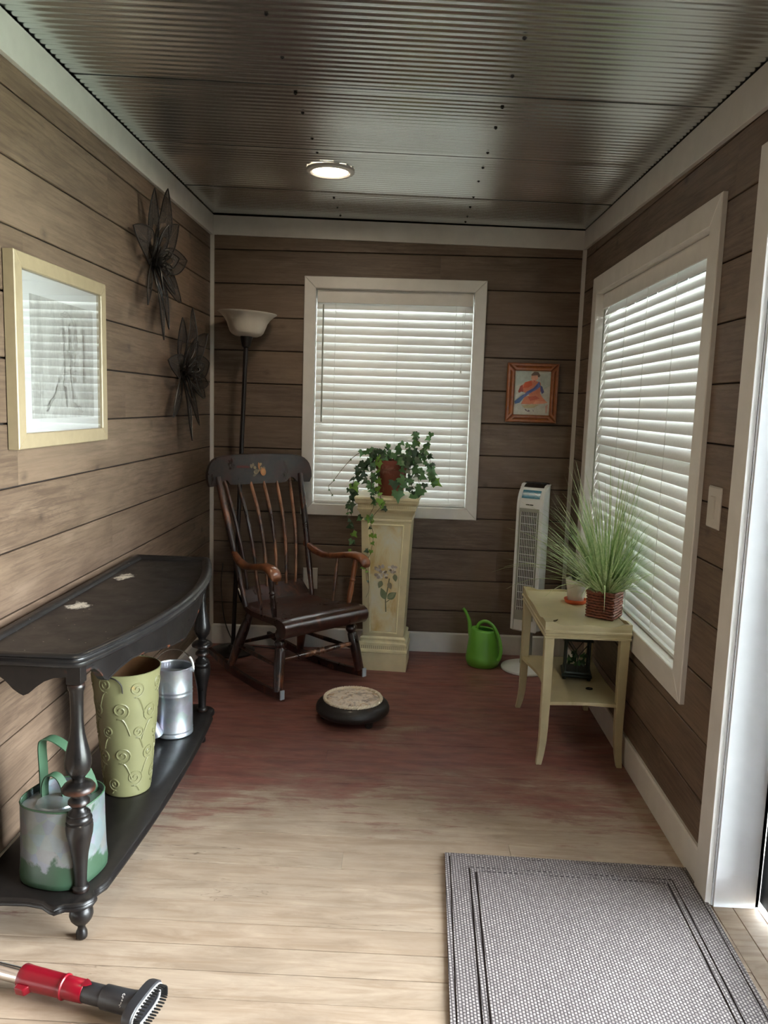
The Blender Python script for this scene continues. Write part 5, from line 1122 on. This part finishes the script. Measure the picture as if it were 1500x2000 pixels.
# ---- woven door mat
rg_ = T('door_mat', 'grey woven door mat with a double grooved border beside the glass door', 'mat', (1.70, 1.80, 0), radians(-1.6))
RX, RY_ = .395, .62
def ring(x0, y0, x1, y1, h):
    return G().loft([[(-x0, -y0, 0), (x0, -y0, 0), (x0, y0, 0), (-x0, y0, 0)], [(-x0, -y0, h - .001), (x0, -y0, h - .001), (x0, y0, h - .001), (-x0, y0, h - .001)], [(-x0 + .001, -y0 + .001, h), (x0 - .001, -y0 + .001, h), (x0 - .001, y0 - .001, h), (-x0 + .001, y0 - .001, h)],
                     [(-x1, -y1, h), (x1, -y1, h), (x1, y1, h), (-x1, y1, h)], [(-x1, -y1, 0), (x1, -y1, 0), (x1, y1, 0), (-x1, y1, 0)]], (False, False))
mk('backing', G().box((-RX, -RY_, .0005), (RX, RY_, .0035)), M['rugd'], rg_, smooth=0)
for d0, d1, h, mt in ((.0, .014, .0075, 'rugb'), (.0175, .074, .0078, 'rugb'), (.079, .094, .0082, 'rugb'), (.099, None, .0082, 'rug')):
    if d1: mk('border_band', ring(RX - d0, RY_ - d0, RX - d1, RY_ - d1, h), M[mt], rg_, smooth=0)
    else: mk('centre_field', G().box((-RX + d0, -RY_ + d0, .0036), (RX - d0, RY_ - d0, h)), M[mt], rg_, smooth=0, bevel=.0015)

# ---- vacuum wand lying on the boards
vz = .034
va0, va1 = Vector((.548, 1.672, vz + .008)), Vector((-.30, 1.876, vz + .002))
dv = (va1 - va0).normalized(); upv = Vector((0, 0, 1)); sv = upv.cross(dv).normalized(); upv = dv.cross(sv).normalized()
mwv = Matrix(((dv.x, sv.x, upv.x, va0.x), (dv.y, sv.y, upv.y, va0.y), (dv.z, sv.z, upv.z, va0.z), (0, 0, 0, 1)))
vw = T('vacuum_wand', 'chrome vacuum wand with a crimson grip and black dusting brush on the bare boards', 'vacuum wand', (.548, 1.672, vz + .008), tilt=mwv.to_3x3().to_4x4())
RY90 = Matrix.Rotation(pi / 2, 4, 'Y')     # lathe axis z -> +x (along the wand, away from the brush)
def vl(nm, prof, mt, par=vw, n=28, **kw): return mk(nm, G().lathe(prof, n=n, m=RY90, **kw), M[mt], par, smooth=45)
vl('tube', [(.285, .0190), (.90, .0190)], 'steel')
gp = vl('red_collar', [(.125, .0235), (.127, .0255), (.178, .0262), (.180, .0295), (.184, .0295), (.186, .0265), (.285, .0282), (.300, .0300), (.303, .0285), (.303, .019)], 'redp')
mk('release_tab', G().loft([[(.262, -.012, -.026), (.296, -.013, -.026), (.296, .013, -.026), (.262, .012, -.026)], [(.272, -.011, -.040), (.297, -.012, -.040), (.297, .012, -.040), (.272, .011, -.040)]], m=Matrix.Rotation(radians(75), 4, 'X')), M['redp'], gp, bevel=.003)
mk('arrow_mark', G().prism([(.118, -.008), (.128, -.012), (.128, .012), (.118, .008), (.108, 0)], .0225, .0262, 'z'), M['redp'], gp, smooth=0)
vl('coupling', [(.060, .0225), (.066, .0235), (.125, .0235), (.127, .022)], 'vacb')
sk_ = vl('brush_neck', [(-.012, .030), (.0, .0285), (.02, .0275), (.072, .0272), (.075, .025)], 'vacb')
fc = bpy.data.curves.new('logo_text', 'FONT'); fc.body = 'Shark'; fc.size = .0135; fc.align_x = 'CENTER'; fc.align_y = 'CENTER'; fc.shear = .25; fc.offset = .0003
fo = bpy.data.objects.new('logo_text_curve', fc); COL.objects.link(fo); dg = bpy.context.evaluated_depsgraph_get(); tm = bpy.data.meshes.new_from_object(fo.evaluated_get(dg)); bpy.data.objects.remove(fo)
vv = []
for v in tm.vertices:      # wrap the lettering round the neck, reading from floor side up
    a = radians(50) + (-v.co.x) / .0276; vv.append((.012 + v.co.y * -1.0 * -1, .0278 * cos(a) , .0278 * sin(a)))
for v, c_ in zip(tm.vertices, vv): v.co = c_
tm.materials.append(flat((214, 212, 208))); lo = bpy.data.objects.new('lettering', tm); COL.objects.link(lo); lo.parent = sk_
def oval(a, b, x_, n=32, e=3.2, dy=0, dz=0): return [(x_, dy + p[1], dz + p[0]) for p in sup(a, b, 0, n, e)]
# the brush head: a flat oval, tipped up so its bristle face looks forward
HT = Matrix.Rotation(radians(-14), 4, 'Y') @ Matrix.Rotation(radians(0), 4, 'X')
hd = mk('brush_head', G().loft([oval(.020, .030, -.006), oval(.032, .066, -.014), oval(.033, .070, -.020), oval(.033, .070, -.038), oval(.031, .068, -.040), oval(.018, .050, -.040), oval(.016, .048, -.018)], (True, True)), M['vacb'], vw, smooth=40)
mk('bristle_bed', G().loft([oval(.029, .066, -.0395), oval(.029, .066, -.0425), oval(.019, .052, -.0425), oval(.019, .052, -.0395)], (False, False)), M['vacw'], hd)
g = G(); r = random.Random(1)
for k in range(44):
    a = 2 * pi * k / 44; p = sup(.0245, .0595, 0, 44, 3.2)[k]; g.lathe([(.040, .0026), (.058, .0022), (.060, .001)], n=5, m=Matrix(((-1, 0, 0, 0), (0, 1, 0, p[1] * 1.02), (0, 0, 1, p[0] * 1.02), (0, 0, 0, 1))) @ RY90)
mk('bristles', g, M['bristle'], hd, kind='stuff')
